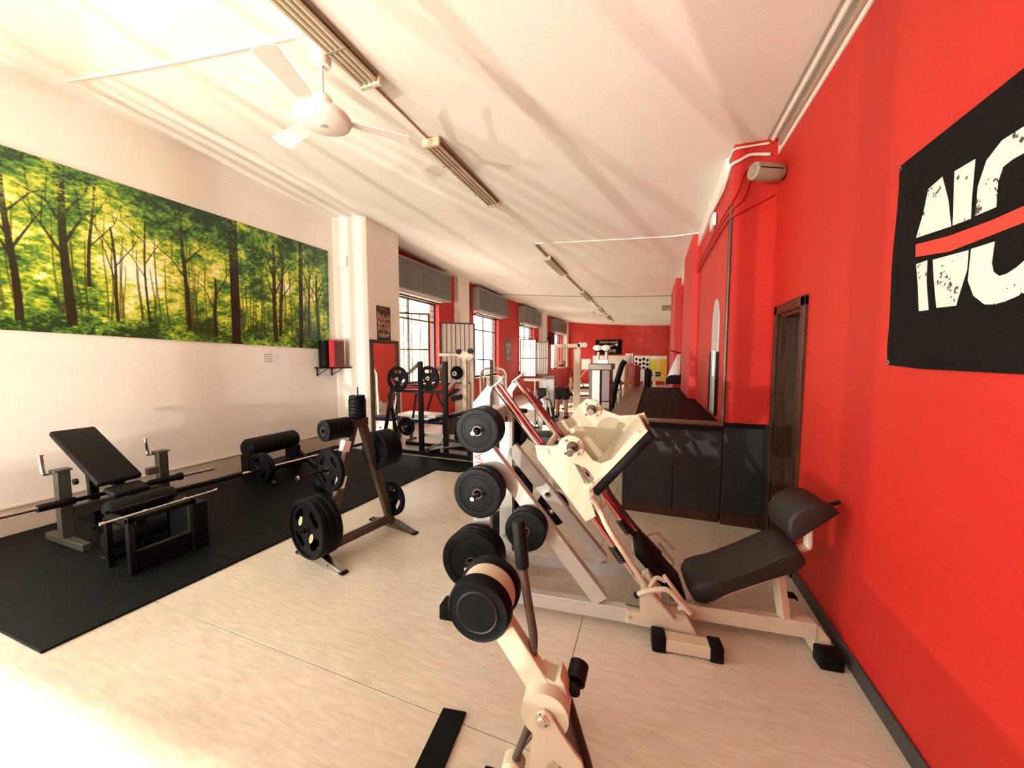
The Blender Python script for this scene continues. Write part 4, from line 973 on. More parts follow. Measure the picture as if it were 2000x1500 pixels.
for a in ((-.25, -.02, 0, -.20, .10, .085), (.28, -.02, 0, .33, .10, .085), (-.065, -.33, 0, .045, -.28, .085), (-.065, .38, 0, .045, .43, .085)):
    MB().span(a[:3], a[3:], bev=0.006).build('foot_cap', 'rubber', fb)

# ------------------------------------------------------------------ plate tree
TO = Vector((-2.47, 2.11, 0)); TA = -10.0      # local: +y along the base towards the back
tr = thing('plate_tree', 'brown A-shaped plate storage tree between the mats and the leg press', 'plate rack', tuple(TO), TA)
def tw(x, y, z): return tuple(TO + RZ(TA) @ Vector((x, y, z)))
AP = Vector((0, .40, 1.12))
MB().beam((0, .05, .05), AP + Vector((0, -.03, 0)), 0.055, 0.06, up=(0, 1, 0)).build('front_leg', 'bronze', tr)
MB().beam((0, .74, .05), AP + Vector((0, .03, 0)), 0.055, 0.07, up=(0, 1, 0)).build('rear_leg', 'bronze', tr)
MB().span((-.032, .07, .07), (.032, .72, .13), bev=0.003).build('base_rail', 'bronze', tr)
MB().beam((0, .05, .10), (0, .72, .10), 0.02, 0.075).build('base_web', 'bronze', tr)
for y, m_ in ((.02, 'dark_grey'), (.76, 'bronze')):
    fo = MB().prism([(-.30, .0), (.30, .0), (.30, .018), (.06, .075), (-.06, .075), (-.30, .018)], T(0, y, 0) @ XZ, 0.055, 0.003).build('foot', 'steel' if y < .1 else 'bronze', tr)
    for x in (-.12, -.05, .14): MB().cyl((x, y - .03, .03), (x, y - .024, .03), 0.008, 8).build('bolt', 'black_metal', fo)
    MB().span((.27, y - .03, 0), (.32, y + .03, .02), bev=0.004).span((-.32, y - .03, 0), (-.27, y + .03, .02), bev=0.004).build('foot_cap', 'rubber', fo)
MB().span((-.045, .32, 1.06), (.045, .48, 1.13), bev=0.006).build('apex_bracket', 'bronze', tr)
MB().cyl((0, .40, 1.12), (0, .40, 1.40), 0.0125, 14).build('top_pin', 'steel', tr)
MB().cyl((0, .265, .74), (0, -.13, .74), 0.0115, 12).build('front_horn', 'black_metal', tr)
MB().cyl((0, -.13, .74), (0, -.145, .74), 0.018, 14).build('horn_tip', 'chrome', tr)
MB().cyl((0, .32, 1.065), (0, .06, 1.065), 0.0115, 12).cyl((0, .12, .315), (0, -.14, .315), 0.0115, 12).build('front_horn', 'black_metal', tr)
MB().cyl((0, .50, .80), (0, .80, .80), 0.0115, 12).cyl((0, .68, .30), (0, .80, .30), 0.0115, 12).build('rear_horn', 'black_metal', tr)
MB().beam((0, .20, .56), (0, .235, .66), 0.058, 0.064, up=(0, 1, 0)).beam((0, .255, .86), (0, .285, .95), 0.058, 0.064, up=(0, 1, 0)).build('white_tape', 'white', tr)
fd_ = RZ(TA) @ Vector((0, -1, 0)); G1 = 'plates on the brown plate tree'
stack(['grip4'] * 3, [.238] * 3, .056, tw(0, .075, .315), fd_, TA, ['innermost large black plate low on the plate tree', 'second large black plate low on the plate tree', 'outermost large grip plate with two cream stickers low on the plate tree'], G1)
stack(['grip4'] * 1, [.178], .04, tw(0, .145, .735), fd_, TA, ['medium four-hole grip plate alone on the middle horn of the plate tree'], G1)
stack('bumper', [.088] * 6, .036, tw(0, .30, 1.065), fd_, TA, ['%s small disc of the drum-like stack on the plate tree' % w_ for w_ in ('innermost', 'second from the post, a', 'third from the post, a', 'third from the front, a', 'second from the front, a', 'outermost')], 'small discs on the upper horn of the plate tree')
for q in range(6):
    plate('bumper', .072 if q < 5 else .066, .032, tw(0, .40, 1.15 + q * .0325), 0, '%s small disc of the upright stack on top of the plate tree' % ['lowest', 'second lowest', 'third lowest', 'third highest', 'second highest', 'topmost'][q], 'small discs on the top pin of the plate tree', tilt=(R(-90), 0, 0))
stack('bumper', [.178] * 4, .045, tw(0, .562, .80), -fd_, TA, ['%s black plate of the dark stack behind the plate tree' % w_ for w_ in ('innermost', 'second', 'third', 'outermost')], 'rear plates of the plate tree')
stack(['grip3'], [.17], .035, tw(.02, .72, .30), -fd_, TA, ['black grip plate low behind the rear leg of the plate tree'], 'rear plates of the plate tree')
# cream stickers on the big front plate
sp = tw(0, .075 - 3 * .057 + .0085, .315)
for q, (dx, dz, a) in enumerate(((-.075, .055, 62), (.062, -.055, 62))):
    p = Vector(sp) + RZ(TA) @ Vector((dx, 0.001, dz))
    s_ = thing('plate_sticker', ['left cream oval sticker lettered 20 KG on the big front plate of the plate tree', 'right cream oval sticker lettered 20 KG on the big front plate of the plate tree'][q], 'sticker', tuple(p), TA)
    MB().prism([(.045 * math.cos(t_), .02 * math.sin(t_)) for t_ in [k_ * math.pi / 12 for k_ in range(24)]], XZ @ RZ(a), 0.0015).build('oval', 'cream_sticker', s_)
    MB().text('20 KG', 0.022, T(0, -0.0012, 0) @ XZ @ RZ(a), 0.0002).build('lettering', 'text_dark', s_)

# ------------------------------------------------------------------ incline bench with uprights on the mat
bx = thing('incline_bench', 'black incline press bench with two grey bar uprights on the nearest mat', 'bench', (-4.80, 1.88, 0.016))
for y, py in ((-.34, 1.53), (.36, 2.24)):
    up = MB().span((-.045, y - .035, .06), (.035, y + .045, .66), bev=0.004).build('upright', 'olive_metal', bx)
    MB().span((-.06, y - .05, .655), (.05, y + .055, .668)).build('top_plate', 'olive_metal', up)
    MB().tube([(-.05, y - .0, .64), (-.05, y - .085, .64), (-.06, y - .09, .80)], 0.0165, 10, bend=0.02).build('bar_hook', 'chrome', up)
    MB().lathe([(0, 0), (0.022, 0), (0.022, 0.012), (0, 0.012)], T(-.06, y - .09, .80), 12).build('hook_tip', 'chrome', up)
    MB().span((-.30, y - .03, .0), (.35, y + .03, .06), bev=0.004).build('foot', 'olive_metal', up)
MB().span((-.04, -.34, .22), (.03, .36, .32), bev=0.004).build('cross_beam', 'olive_metal', bx)
pa = Vector((-.36, -.13, .945)); pb = Vector((.42, -.13, .55)); pn = Vector((.4, 0, .78)).normalized()
MB().beam(pa, pb, 0.30, 0.055, up=pn, bev=0.02, seg=3).build('back_pad', 'vinyl', bx)
MB().beam(pa - pn * .045 + Vector((.1, 0, -.05)), pb - pn * .045, 0.07, 0.05, up=pn).build('pad_beam', 'black_metal', bx)
MB().beam((.43, -.13, .505), (.60, -.13, .47), 0.25, 0.05, up=(0, 0, 1), bev=0.02, seg=3).build('seat_pad', 'vinyl', bx)
MB().beam((-.10, -.13, .80), (-.03, -.13, .04), 0.06, 0.06, up=(1, 0, 0)).beam((.55, -.13, .47), (.72, -.13, .03), 0.07, 0.07, up=(1, 0, 0)).build('support_post', 'black_metal', bx)
MB().beam((-.05, -.13, .06), (.78, -.13, .06), 0.07, 0.06).span((.70, -.40, 0), (.78, .14, .05), bev=0.004).build('base_beam', 'black_metal', bx)
for z, x in ((.36, .72), (.10, .66)): MB().lathe([(0, -.22), (.075, -.22), (.085, -.20), (.085, .20), (.075, .22), (0, .22)], T(x, -.13, z + .03) @ RX(90), 24).build('foam_roller', 'vinyl', bx)
MB().lathe([(0.012, -.012), (.028, -.012), (.028, .012), (.012, .012)], T(.12, -.30, .56) @ RX(90), 16, True).build('adjuster_ring', 'chrome', bx)
MB().span((.34, .07, .53), (.39, .16, .60), bev=0.008).build('adjuster_block', 'bronze', bx)

def barbell(x0, y0, z0, x1, y1, z1, label, segs):
    a = Vector((x0, y0, z0)); d = Vector((x1, y1, z1)) - a; L_ = d.length; d.normalize()
    t = thing('barbell', label, 'barbell', tuple(a)); 
    for (s0, s1, r, n_, m_) in segs: MB().cyl(d * s0 * L_, d * s1 * L_, r, 16).build(n_, m_, t)
    return t
barbell(-4.70, 0.72, .43, -4.68, 2.66, .385, 'black and steel barbell lying across the incline bench', [(0, .33, .016, 'shaft_end', 'steel'), (.33, .44, .033, 'sleeve', 'black_metal'), (.44, .70, .020, 'grip', 'black_metal'), (.70, .83, .033, 'sleeve', 'black_metal'), (.83, 1, .016, 'shaft_end', 'steel'), (.825, .84, .042, 'collar', 'black_metal')])

# black box stand with a thin bar lying on it
bs = thing('box_stand', 'low black steel box stand with an open side at the edge of the mat', 'stand', (-3.63, 1.48, 0.016))
for y in (0.0, .40): MB().span((-.025, y - .02, 0), (.02, y + .02, .44), bev=0.003).span((-.33, y - .02, 0), (-.29, y + .02, .44), bev=0.003).build('leg', 'black_metal', bs)
for x in (-.31, .0): MB().span((x - .02, -.02, .40), (x + .02, .42, .44), bev=0.004).build('top_rail', 'rubber', bs)
MB().span((-.008, .02, .0), (.004, .38, .17)).build('lower_panel', 'rubber', bs)
MB().span((-.31, -.015, .39), (.0, .015, .43)).build('side_rail', 'rubber', bs)
MB().span((.004, .02, .165), (.012, .38, .18)).span((.004, .365, .18), (.012, .38, .40)).build('opening_trim', 'olive_metal', bs)
MB().span((-.33, .38, 0), (.03, .50, .40), bev=0.006).build('end_block', 'rubber', bs)
cb = thing('steel_rod', 'thin bright steel bar lying on top of the black box stand', 'bar', (-3.62, 1.32, .478), 0)
MB().cyl((0, 0, 0), (0, .75, -.004), 0.0085, 12).build('shaft', 'chrome', cb)
for y in (0.0, .24, .50, .73): MB().cyl((0, y, 0), (0, y + .02, 0), 0.0125, 12).build('ring', 'chrome', cb)

# ------------------------------------------------------------------ low barbell and padded roll bench
bb = barbell(-4.40, 2.62, .32, -4.30, 4.35, .29, 'long chrome barbell with a black sleeve lying low on the mats', [(-.42, .09, .024, 'sleeve', 'black_metal'), (.09, .16, .018, 'shaft', 'chrome'), (.16, .30, .022, 'shaft_middle', 'black_metal'), (.30, 1.0, .015, 'shaft', 'chrome'), (1.0, 1.3, .022, 'sleeve', 'black_metal')])
stack('grip3', [.19, .19], .045, (-4.378, 2.95, .318), (0, 1, 0), 0, ['front black plate on the low barbell in front of the padded roll', 'rear black plate on the low barbell in front of the padded roll'], 'plates on the low barbell')
rl = thing('roll_bench', 'low black bench with a thick padded roll against the left wall', 'bench', (-4.95, 3.55, .016))
MB().lathe([(0, -.36), (.10, -.36), (.125, -.33), (.125, .33), (.10, .36), (0, .36)], T(0, 0, .45) @ RX(90), 28).build('padded_roll', 'vinyl', rl)
MB().span((-.12, -.35, .02), (.12, -.28, .36), bev=0.006).span((-.12, .28, .02), (.12, .35, .36), bev=0.006).build('side_support', 'black_metal', rl)
MB().span((-.10, -.30, .14), (.30, .30, .20), bev=0.01).build('shelf_board', 'rubber', rl)
MB().beam((.10, -.34, .25), (.5, -.34, .02), .05, .05).beam((.10, .34, .25), (.5, .34, .02), .05, .05).build('brace', 'black_metal', rl)
kb = thing('kettlebell', 'low black kettlebell on the mat between barbell and plate tree', 'kettlebell', (-3.75, 3.3, .016))
MB().sphere((0, 0, .10), .105, (1, 1, .95), 20).build('bell', 'rubber', kb)
MB().tube([(-.06, 0, .17), (-.07, 0, .25), (0, 0, .28), (.07, 0, .25), (.06, 0, .17)], .014, 10, bend=0.04).build('handle', 'black_metal', kb)

# ------------------------------------------------------------------ bench rack behind, with hanging plates
rk = thing('bench_rack', 'black bench press rack with plates on its uprights in front of the first window', 'gym rack', (-3.62, 5.45, 0))
def bx_(n_, m_, *spans): 
    mb = MB()
    for a, b in spans: mb.span(a, b, bev=0.004)
    return mb.build(n_, m_, rk)
for x, z1 in ((-.02, 1.60), (.46, 1.60)): bx_('upright', 'black_metal', ((x - .035, -.25, 0.02), (x + .035, -.18, z1)))
MB().beam((-.62, -.20, 1.14), (-.86, -.20, .04), .05, .05, up=(0, 1, 0)).beam((-.82, -.05, 1.0), (-.60, -.05, .04), .045, .045, up=(0, 1, 0)).build('splayed_leg', 'black_metal', rk)
bx_('cross_rail', 'black_metal', ((-.62, -.24, 1.07), (.46, -.19, 1.12)))
bx_('base_rail', 'black_metal', ((-.72, -.27, 0.016), (.9, -.20, .075))); bx_('base_rail', 'black_metal', ((-.72, .26, 0.016), (.9, .33, .075)))
bx_('base_side', 'dark_grey', ((.80, -.20, 0.016), (.88, .26, .075))); bx_('base_side', 'black_metal', ((-.06, -.20, .016), (.02, .26, .075)))
MB().beam((-.22, -.22, 1.42), (-.02, -.22, 1.58), .05, .05, up=(0, 1, 0)).beam((-.40, -.22, 1.30), (-.20, -.22, 1.44), .04, .04, up=(0, 1, 0)).beam((.18, -.22, 1.36), (.44, -.22, 1.56), .05, .05, up=(0, 1, 0)).build('arm', 'bronze', rk)
MB().beam((.20, -.2, 1.06), (.10, -.2, .78), .03, .03, up=(0, 1, 0)).beam((.28, -.2, 1.06), (.44, -.2, .78), .03, .03, up=(0, 1, 0)).beam((-.12, -.2, 1.06), (-.20, -.2, .62), .03, .03, up=(0, 1, 0)).build('brace', 'black_metal', rk)
MB().beam((.02, .05, .56), (.74, .05, .74), .28, .06, up=(0, 0, 1), bev=0.02, seg=3).build('seat_pad', 'vinyl', rk)
MB().beam((.62, -.1, .30), (.66, -.1, .52), .12, .10, up=(1, 0, 0), bev=0.01).build('pad_block', 'rubber', rk)
MB().span((-.60, -.1, .62), (.18, .28, .67), bev=0.012, seg=2).build('white_shelf', 'white', rk)
MB().span((-.1, -.15, .30), (.75, -.10, .37), bev=0.004).build('lower_bar', 'silver', rk)
for x, z in ((-.44, 1.30), (.18, 1.32), (-.27, .49)): MB().cyl((x, -.18, z), (x, -.36, z), .0125, 12).build('plate_horn', 'steel', rk)
plate('grip3', .215, .035, (-4.06, 5.45 - .275, 1.30), 0, 'three-hole grip plate hanging high on the left of the black bench rack', 'plates on the black bench rack')
plate('grip3', .205, .035, (-3.44, 5.45 - .28, 1.32), 0, 'three-hole grip plate hanging high on the right of the black bench rack', 'plates on the black bench rack')
plate('grip3', .16, .035, (-3.89, 5.45 - .285, .49), 0, 'smaller grip plate hanging low on the black bench rack', 'plates on the black bench rack')
plate('bumper', .12, .03, (-3.89, 5.45 - .235, .49), 0, 'small plate tucked behind the low grip plate of the bench rack', 'plates on the black bench rack')
lb2 = thing('low_bench', 'low dark bench behind the rack by the first window', 'bench', (-4.12, 6.15, 0))
MB().span((-.5, -.15, .38), (.5, .15, .46), bev=0.02, seg=2).build('pad', 'blue_plastic', lb2)
for x in (-.4, .4): MB().span((x - .03, -.14, 0), (x + .03, .14, .04)).span((x - .025, -.025, .04), (x + .025, .025, .38)).build('leg', 'bronze', lb2)
MB().beam((.17, -.15, .12), (.97, -.15, .28), .26, .02, up=(0, 0, 1)).build('sloping_tread', 'dark_grey', rk)
MB().span((.17, -.30, .016), (.22, -.02, .11)).span((.90, -.30, .016), (.95, -.02, .25)).build('support', 'black_metal', rk)

# ------------------------------------------------------------------ machines further back
def multi(name, label, loc, rz=0): return thing(name, label, 'gym machine', loc, rz)
def P(mb, n_, m_, t): return mb.build(n_, m_, t)
# beige pulley machine
pm = multi('pulley_machine', 'beige pulley machine with a round black weight disc beyond the bench rack', (-3.2, 6.0, 0))
P(MB().span((-.035, -.04, .02), (.04, .04, 1.66), bev=.004), 'post', 'beige', pm)
P(MB().span((.10, .02, .02), (.15, .08, 1.5), bev=.004), 'rear_post', 'beige', pm)
P(MB().prism([(-.10, 1.66), (-.14, 1.74), (-.10, 1.79), (.15, 1.75), (.20, 1.68), (.12, 1.60), (0, 1.64)], XZ, .10, .003), 'pulley_head', 'beige', pm)
for x, z in ((-.09, 1.77), (.14, 1.78)): P(MB().lathe([(.012, -.02), (.05, -.02), (.042, 0), (.05, .02), (.012, .02)], T(x, -.06, z) @ XZ, 20, True), 'pulley_wheel', 'black_metal', pm)
P(MB().span((-.55, -.02, 1.69), (-.03, .03, 1.745), bev=.004), 'cross_arm', 'beige', pm)
P(MB().lathe([(0, .02), (.10, .02), (.125, 0), (.125, -.03), (0, -.03)], T(-.14, -.08, 1.385) @ XZ, 28), 'weight_disc', 'plate_rubber', pm)
P(MB().lathe([(.022, .03), (.045, .03), (.045, .015), (.022, .015)], T(-.16, -.09, 1.37) @ XZ, 20, True), 'disc_hub', 'white', pm)
P(MB().beam((-.14, -.04, 1.30), (-.36, -.04, 1.06), .04, .035, up=(0, 1, 0)), 'lever', 'beige', pm)
P(MB().beam((-.30, -.06, .93), (-.14, -.06, 1.08), .22, .05, up=(0, 0, 1), bev=.015, seg=2), 'pad', 'vinyl', pm)
P(MB().lathe([(0, -.14), (.055, -.14), (.055, .14), (0, .14)], T(-.14, -.05, .92) @ RX(90), 18), 'roller', 'vinyl', pm)
P(MB().span((-.5, -.05, .0), (.4, .04, .06), bev=.004).span((-.05, -.18, 0), (.05, .4, .06), bev=.004), 'base', 'beige', pm)
P(MB().span((.12, -.15, .62), (.42, .15, .68), bev=.02, seg=2), 'seat', 'blue_plastic', pm)
P(MB().lathe([(0, 0), (.10, .0), (.11, .015), (0, .03)], T(-.16, 0, .62), 24), 'round_tray', 'steel', pm)
P(MB().span((-.5, .0, .06), (-.1, .04, .55)), 'stack_cover', 'bronze', pm)
# arched frame machine
ar = multi('arched_frame_machine', 'pale machine with a rounded aluminium arch frame before the second window', (-3.0, 7.0, 0))
P(MB().tube([(-.36, 0, .1), (-.36, 0, 1.44), (.21, 0, 1.44), (.21, 0, .1)], .026, 12, bend=.18), 'arch_frame', 'beige', ar)
P(MB().tube([(-.30, .04, .1), (-.30, .04, 1.37), (.15, .04, 1.37), (.15, .04, .1)], .014, 10, bend=.15), 'inner_arch', 'chrome', ar)
P(MB().span((-.25, .03, .55), (.12, .05, 1.28), bev=.004), 'shield', 'leaf_white', ar)
P(MB().span((-.42, -.03, 0), (.27, .03, .06)).span((-.42, -.3, 0), (-.36, .3, .05)).span((.21, -.3, 0), (.27, .3, .05)), 'base', 'beige', ar)
P(MB().span((-.13, -.06, .1), (-.07, -.02, 1.62), bev=.004), 'brown_post', 'bronze', ar)
P(MB().tube([(-.42, -.05, 1.62), (-.10, -.05, 1.62)], .012, 8), 'top_handle', 'bronze', ar)
# upper round table
rt = thing('round_tray_stand', 'small stand with a white oval tray in front of the red wall', 'stand', (-2.35, 7.6, 0))
P(MB().lathe([(0, 0), (.24, .01), (.26, .03), (.24, .045), (0, .05)], T(0, 0, 1.16), 28), 'tray', 'leaf_white', rt)
P(MB().cyl((0, 0, .02), (0, 0, 1.16), .02, 12).lathe([(0, 0), (.18, 0), (.17, .02), (0, .03)], None, 24), 'pedestal', 'steel', rt)
# exercise bike
bk = thing('exercise_bike', 'beige and grey exercise bike standing behind the leg press', 'exercise bike', (-1.62, 5.1, 0), 12)
P(MB().prism([(-.22, .08), (.24, .08), (.26, .35), (.12, .62), (-.04, .66), (-.18, .45)], XZ, .14, .02), 'body', 'beige', bk)
P(MB().beam((.10, 0, .5), (.16, 0, 1.08), .07, .07, up=(1, 0, 0)), 'handle_post', 'silver', bk)
P(MB().tube([(.16, -.22, 1.0), (.10, -.20, 1.08), (.16, 0, 1.10), (.10, .20, 1.08), (.16, .22, 1.0)], .016, 10, bend=.05), 'handlebar', 'black_metal', bk)
P(MB().span((.08, -.09, 1.10), (.20, .09, 1.22), bev=.012), 'console', 'black_metal', bk)
P(MB().beam((-.16, 0, .5), (-.22, 0, .84), .05, .05, up=(1, 0, 0)), 'seat_post', 'silver', bk)
P(MB().prism([(-.15, -.10), (-.05, -.12), (.15, -.03), (.15, .03), (-.05, .12), (-.15, .10)], T(-.22, 0, .88), .06, .015), 'saddle', 'vinyl', bk)
P(MB().cyl((0, -.10, .34), (0, .10, .34), .02, 12).beam((0, -.1, .34), (.13, -.1, .38), .02, .03).beam((0, .1, .34), (-.13, .1, .30), .02, .03), 'crank', 'chrome', bk)
P(MB().span((.09, -.19, .36), (.18, -.11, .39)).span((-.18, .11, .28), (-.09, .19, .31)), 'pedal', 'black_metal', bk)
for x in (-.26, .28): P(MB().span((x - .03, -.24, 0), (x + .03, .24, .06), bev=.01), 'foot_bar', 'silver', bk)
P(MB().lathe([(0, -.03), (.05, -.03), (.05, .03), (0, .03)], T(-.02, -.12, .66) @ XZ, 16).cyl((-.12, -.12, .66), (.12, -.12, .66), .012, 10), 'side_weight', 'black_metal', bk)
# grey seat behind the sled
gs = thing('padded_stool', 'dark padded seat on a beige frame seen just behind the leg press sled', 'bench', (-1.12, 4.3, 0), 10)
P(MB().lathe([(0, 0), (.20, 0), (.23, .03), (.22, .08), (.15, .11), (0, .12)], T(0, 0, .64) @ Matrix.Diagonal((1.3, .8, 1, 1)), 28), 'seat', 'vinyl_grey', gs)
P(MB().span((-.03, -.03, .03), (.03, .03, .64), bev=.004), 'post', 'beige', gs)
P(MB().span((-.3, -.03, 0), (.3, .03, .05)).span((-.03, -.25, 0), (.03, .25, .05)), 'base', 'beige', gs)
# panel machine behind the bike
pn_ = thing('panel_machine', 'maroon framed machine with a pale grey back panel to the left of the man', 'gym machine', (-2.48, 9.0, 0))
P(MB().span((-.22, 0, .38), (.22, .05, 1.22), bev=.006), 'frame_panel', 'maroon', pn_)
P(MB().span((-.19, -.012, .42), (.19, 0, 1.12), bev=.003), 'grey_panel', 'board_grey', pn_)
P(MB().cyl((0, -.05, .3), (0, -.05, .95), .03, 12).cyl((.04, -.06, .8), (.16, -.1, .2), .02, 10), 'column', 'silver', pn_)
P(MB().tube([(-.15, -.1, .55), (0, -.2, .66), (.14, -.12, .6), (.2, -.12, .35)], .015, 8, bend=.05), 'cable', 'black_metal', pn_)
P(MB().span((-.26, -.3, 0), (.26, .3, .06), bev=.01).span((-.2, .0, .06), (.2, .06, .4)), 'base', 'black_metal', pn_)
# white multi station behind the man
ms = multi('cable_station', 'tall cream cable station with weight stack directly behind the man', (-2.6, 12.0, 0))
for x in (-.40, -.10, .36): P(MB().span((x - .05, -.04, 0), (x + .05, .04, 2.05), bev=.006), 'post', 'beige', ms)
P(MB().span((.22, -.06, .02), (.44, -.04, 1.95), bev=.004), 'front_shield', 'beige', ms)
P(MB().span((-.46, -.06, 2.0), (.42, .06, 2.12), bev=.006), 'top_beam', 'beige', ms)
for x in (.42, .56): P(MB().lathe([(.015, -.03), (.08, -.03), (.07, 0), (.08, .03), (.015, .03)], T(x, -.03, 2.08) @ XZ, 20, True), 'pulley_wheel', 'white', ms)
for x in (-.30, -.20): P(MB().cyl((x, 0, .1), (x, 0, 2.0), .012, 8), 'guide_rod', 'chrome', ms)
for q in range(10): P(MB().span((-.36, -.06, .12 + q * .06), (-.14, .06, .175 + q * .06)), 'weight_slab', 'stack_grey', ms)
P(MB().span((-.5, -.5, 0), (.5, -.42, .06)).span((-.5, .42, 0), (.5, .5, .06)).span((-.05, -.5, 0), (.05, .5, .06)), 'base', 'beige', ms)
# tall shrouded tower
tw_ = multi('shrouded_tower_machine', 'tall grey tower machine with a maroon side shroud in front of the counter', (-.80, 6.15, 0))
P(MB().prism([(-.16, 0), (-.16, -.05), (-.10, -.10), (.02, -.10), (.04, -.05), (.04, 0)], T(0, 0, .74), 1.44, .004), 'rounded_front', 'dark_silver', tw_)
P(MB().span((-.17, -.03, 1.46), (.20, .55, 1.56), bev=.01), 'top_cap', 'bronze', tw_)
P(MB().span((.04, -.02, .95), (.17, .50, 1.46), bev=.006), 'side_shroud', 'maroon', tw_)
P(MB().span((.04, -.02, .02), (.17, .50, .94), bev=.004), 'lower_shroud', 'bronze', tw_)
P(MB().span((-.16, .0, .0), (.04, .5, 1.46)), 'core', 'stack_grey', tw_)
for q in range(8): P(MB().span((.172, .04, 1.02 + q * .05), (.176, .46, 1.03 + q * .05)), 'vent_slot', 'black_metal', tw_)
# elliptical with two pale heads
el = multi('elliptical_trainer', 'silver elliptical trainer with two pale oval grips above the tower machine', (-1.1, 9.0, 0))
for x in (-.10, .09):
    P(MB().cyl((x, 0, .3), (x, 0, 1.80), .035, 12), 'grip_arm', 'silver', el)
    P(MB().sphere((x - .02, -.03, 1.90), .10, (1.1, .5, .7), 16), 'oval_head', 'leaf_white', el)
P(MB().span((-.2, -.2, 0), (.2, .6, .35), bev=.03, seg=2), 'body', 'silver', el)
P(MB().span((-.12, -.06, 1.35), (.14, .02, 1.62), bev=.01), 'console', 'silver', el)
# black curved machine, white column machine, red column
cm = multi('curved_arm_machine', 'machine with a thick black curved arm beside the counter', (-.68, 7.7, 0))
P(MB().tube([(-.08, 0, .25), (-.05, 0, .8), (.02, 0, 1.15), (.12, 0, 1.52), (.18, 0, 1.60)], .055, 14, bend=.15, rad=None), 'curved_arm', 'vinyl', cm)
P(MB().cyl((.10, .05, .02), (.10, .05, 1.2), .025, 10).cyl((.02, .05, .02), (.02, .05, 1.0), .015, 10), 'chrome_post', 'chrome', cm)
P(MB().span((-.14, -.2, 0), (.12, .1, .25), bev=.02, seg=2), 'base', 'black_metal', cm)
for q in range(6): P(MB().span((.03, -.10, .28 + q * .06), (.14, .04, .33 + q * .06)), 'weight_slab', 'stack_grey', cm)
wc = multi('white_column_machine', 'cream column machine with red lettering down its front beside the counter', (-.46, 8.0, 0))
P(MB().prism([(-.09, 0), (.05, 0), (.04, 1.0), (.06, 1.75), (-.05, 1.75), (-.07, 1.0)], XZ, .10, .004), 'column', 'beige', wc)
P(MB().text('PANATTA', .11, T(-.01, -.0515, 1.28) @ XZ @ RZ(-90), .0005), 'lettering', 'text_red', wc)
P(MB().span((.02, -.03, 1.55), (.10, .06, 1.75), bev=.004), 'head', 'silver', wc)
P(MB().span((-.13, -.14, 0), (.10, .35, .08), bev=.01), 'base', 'beige', wc)
P(MB().cyl((.12, -.02, .1), (.12, -.02, 1.6), .012, 8).cyl((-.14, -.02, .1), (-.14, -.02, 1.2), .012, 8), 'guide_rod', 'chrome', wc)
rc = multi('red_column_machine', 'machine with a tall red upright just right of the cream column', (-.33, 8.7, 0))
P(MB().span((-.06, -.04, .0), (.07, .04, 1.50), bev=.006), 'red_upright', 'red_paint_reflection', rc)
P(MB().span((.07, -.03, .0), (.10, .03, 1.47)), 'side_rail', 'maroon', rc)
P(MB().cyl((-.085, -.02, .05), (-.085, -.02, 1.45), .014, 8), 'chrome_post', 'chrome', rc)
P(MB().span((-.11, -.3, 0), (.14, .3, .06), bev=.01), 'base', 'red_paint_reflection', rc)
g2 = multi('grey_press_machine', 'beige and black press machine beyond the red upright', (-.10, 10.6, 0))
P(MB().beam((-.16, 0, .1), (.0, 0, 1.35), .10, .06, up=(0, 1, 0)).beam((.22, 0, .1), (.16, 0, 1.30), .07, .06, up=(0, 1, 0)), 'frame', 'beige', g2)
P(MB().span((-.08, -.06, .75), (.10, .0, 1.36), bev=.02, seg=2), 'back_pad', 'vinyl', g2)
P(MB().span((-.25, -.3, 0), (.28, .3, .07), bev=.01), 'base', 'beige', g2)
# red benches at the back, left of the tower
for q, (x, y, l) in enumerate(((-2.55, 15.0, 'reddish weight bench with sloping steel arms beyond the man'), (-2.1, 18.0, 'second reddish bench further back by the far wall'))):
    rb_ = thing('red_frame_bench', l, 'bench', (x, y, 0), 15)
    P(MB().span((-.7, -.2, .42), (.7, .2, .50), bev=.02, seg=2), 'pad', 'maroon', rb_)
    P(MB().beam((-.5, -.1, .5), (.1, -.1, 1.2), .05, .05).beam((.0, .1, .5), (-.4, .1, 1.15), .05, .05), 'sloping_arm', 'silver', rb_)
    P(MB().beam((.5, 0, .05), (.2, 0, 1.3), .07, .05).span((-.7, -.03, .1), (.7, .03, .16)), 'red_arm', 'red_paint_reflection', rb_)
    for x_ in (-.6, .6): P(MB().span((x_ - .04, -.3, 0), (x_ + .04, .3, .06)).span((x_ - .03, -.03, .06), (x_ + .03, .03, .42)), 'leg', 'silver', rb_)
# small things on the far wall
fb_ = thing('slogan_flag', 'black flag on the far red wall lettered TRAIN HARD and HOME', 'banner', (-2.63, YF - .004, 2.38))
P(MB().span((-.82, -.03, -.47), (.82, 0, .47)), 'cloth', 'print_black', fb_)
P(MB().text('TRAIN HARD', .20, T(0, -.033, .30) @ XZ, .001), 'lettering', 'text_cream', fb_)
P(MB().text('OR GO', .16, T(0, -.033, .06) @ XZ, .001), 'lettering', 'text_cream', fb_)
P(MB().text('HOME', .26, T(.1, -.033, -.26) @ XZ, .001), 'lettering', 'text_cream', fb_)
P(MB().cyl((-.42, -.035, -.02), (.42, -.035, .14), .016, 6).lathe([(0, -.02), (.08, -.02), (.08, .02), (0, .02)], T(-.5, -.034, -.02) @ XZ, 14).lathe([(0, -.02), (.08, -.02), (.08, .02), (0, .02)], T(.5, -.034, .14) @ XZ, 14), 'emblem', 'text_cream', fb_)
wb = thing('white_board', 'large white lined board on the far wall under the black flag', 'board', (-2.62, YF - .004, .9))
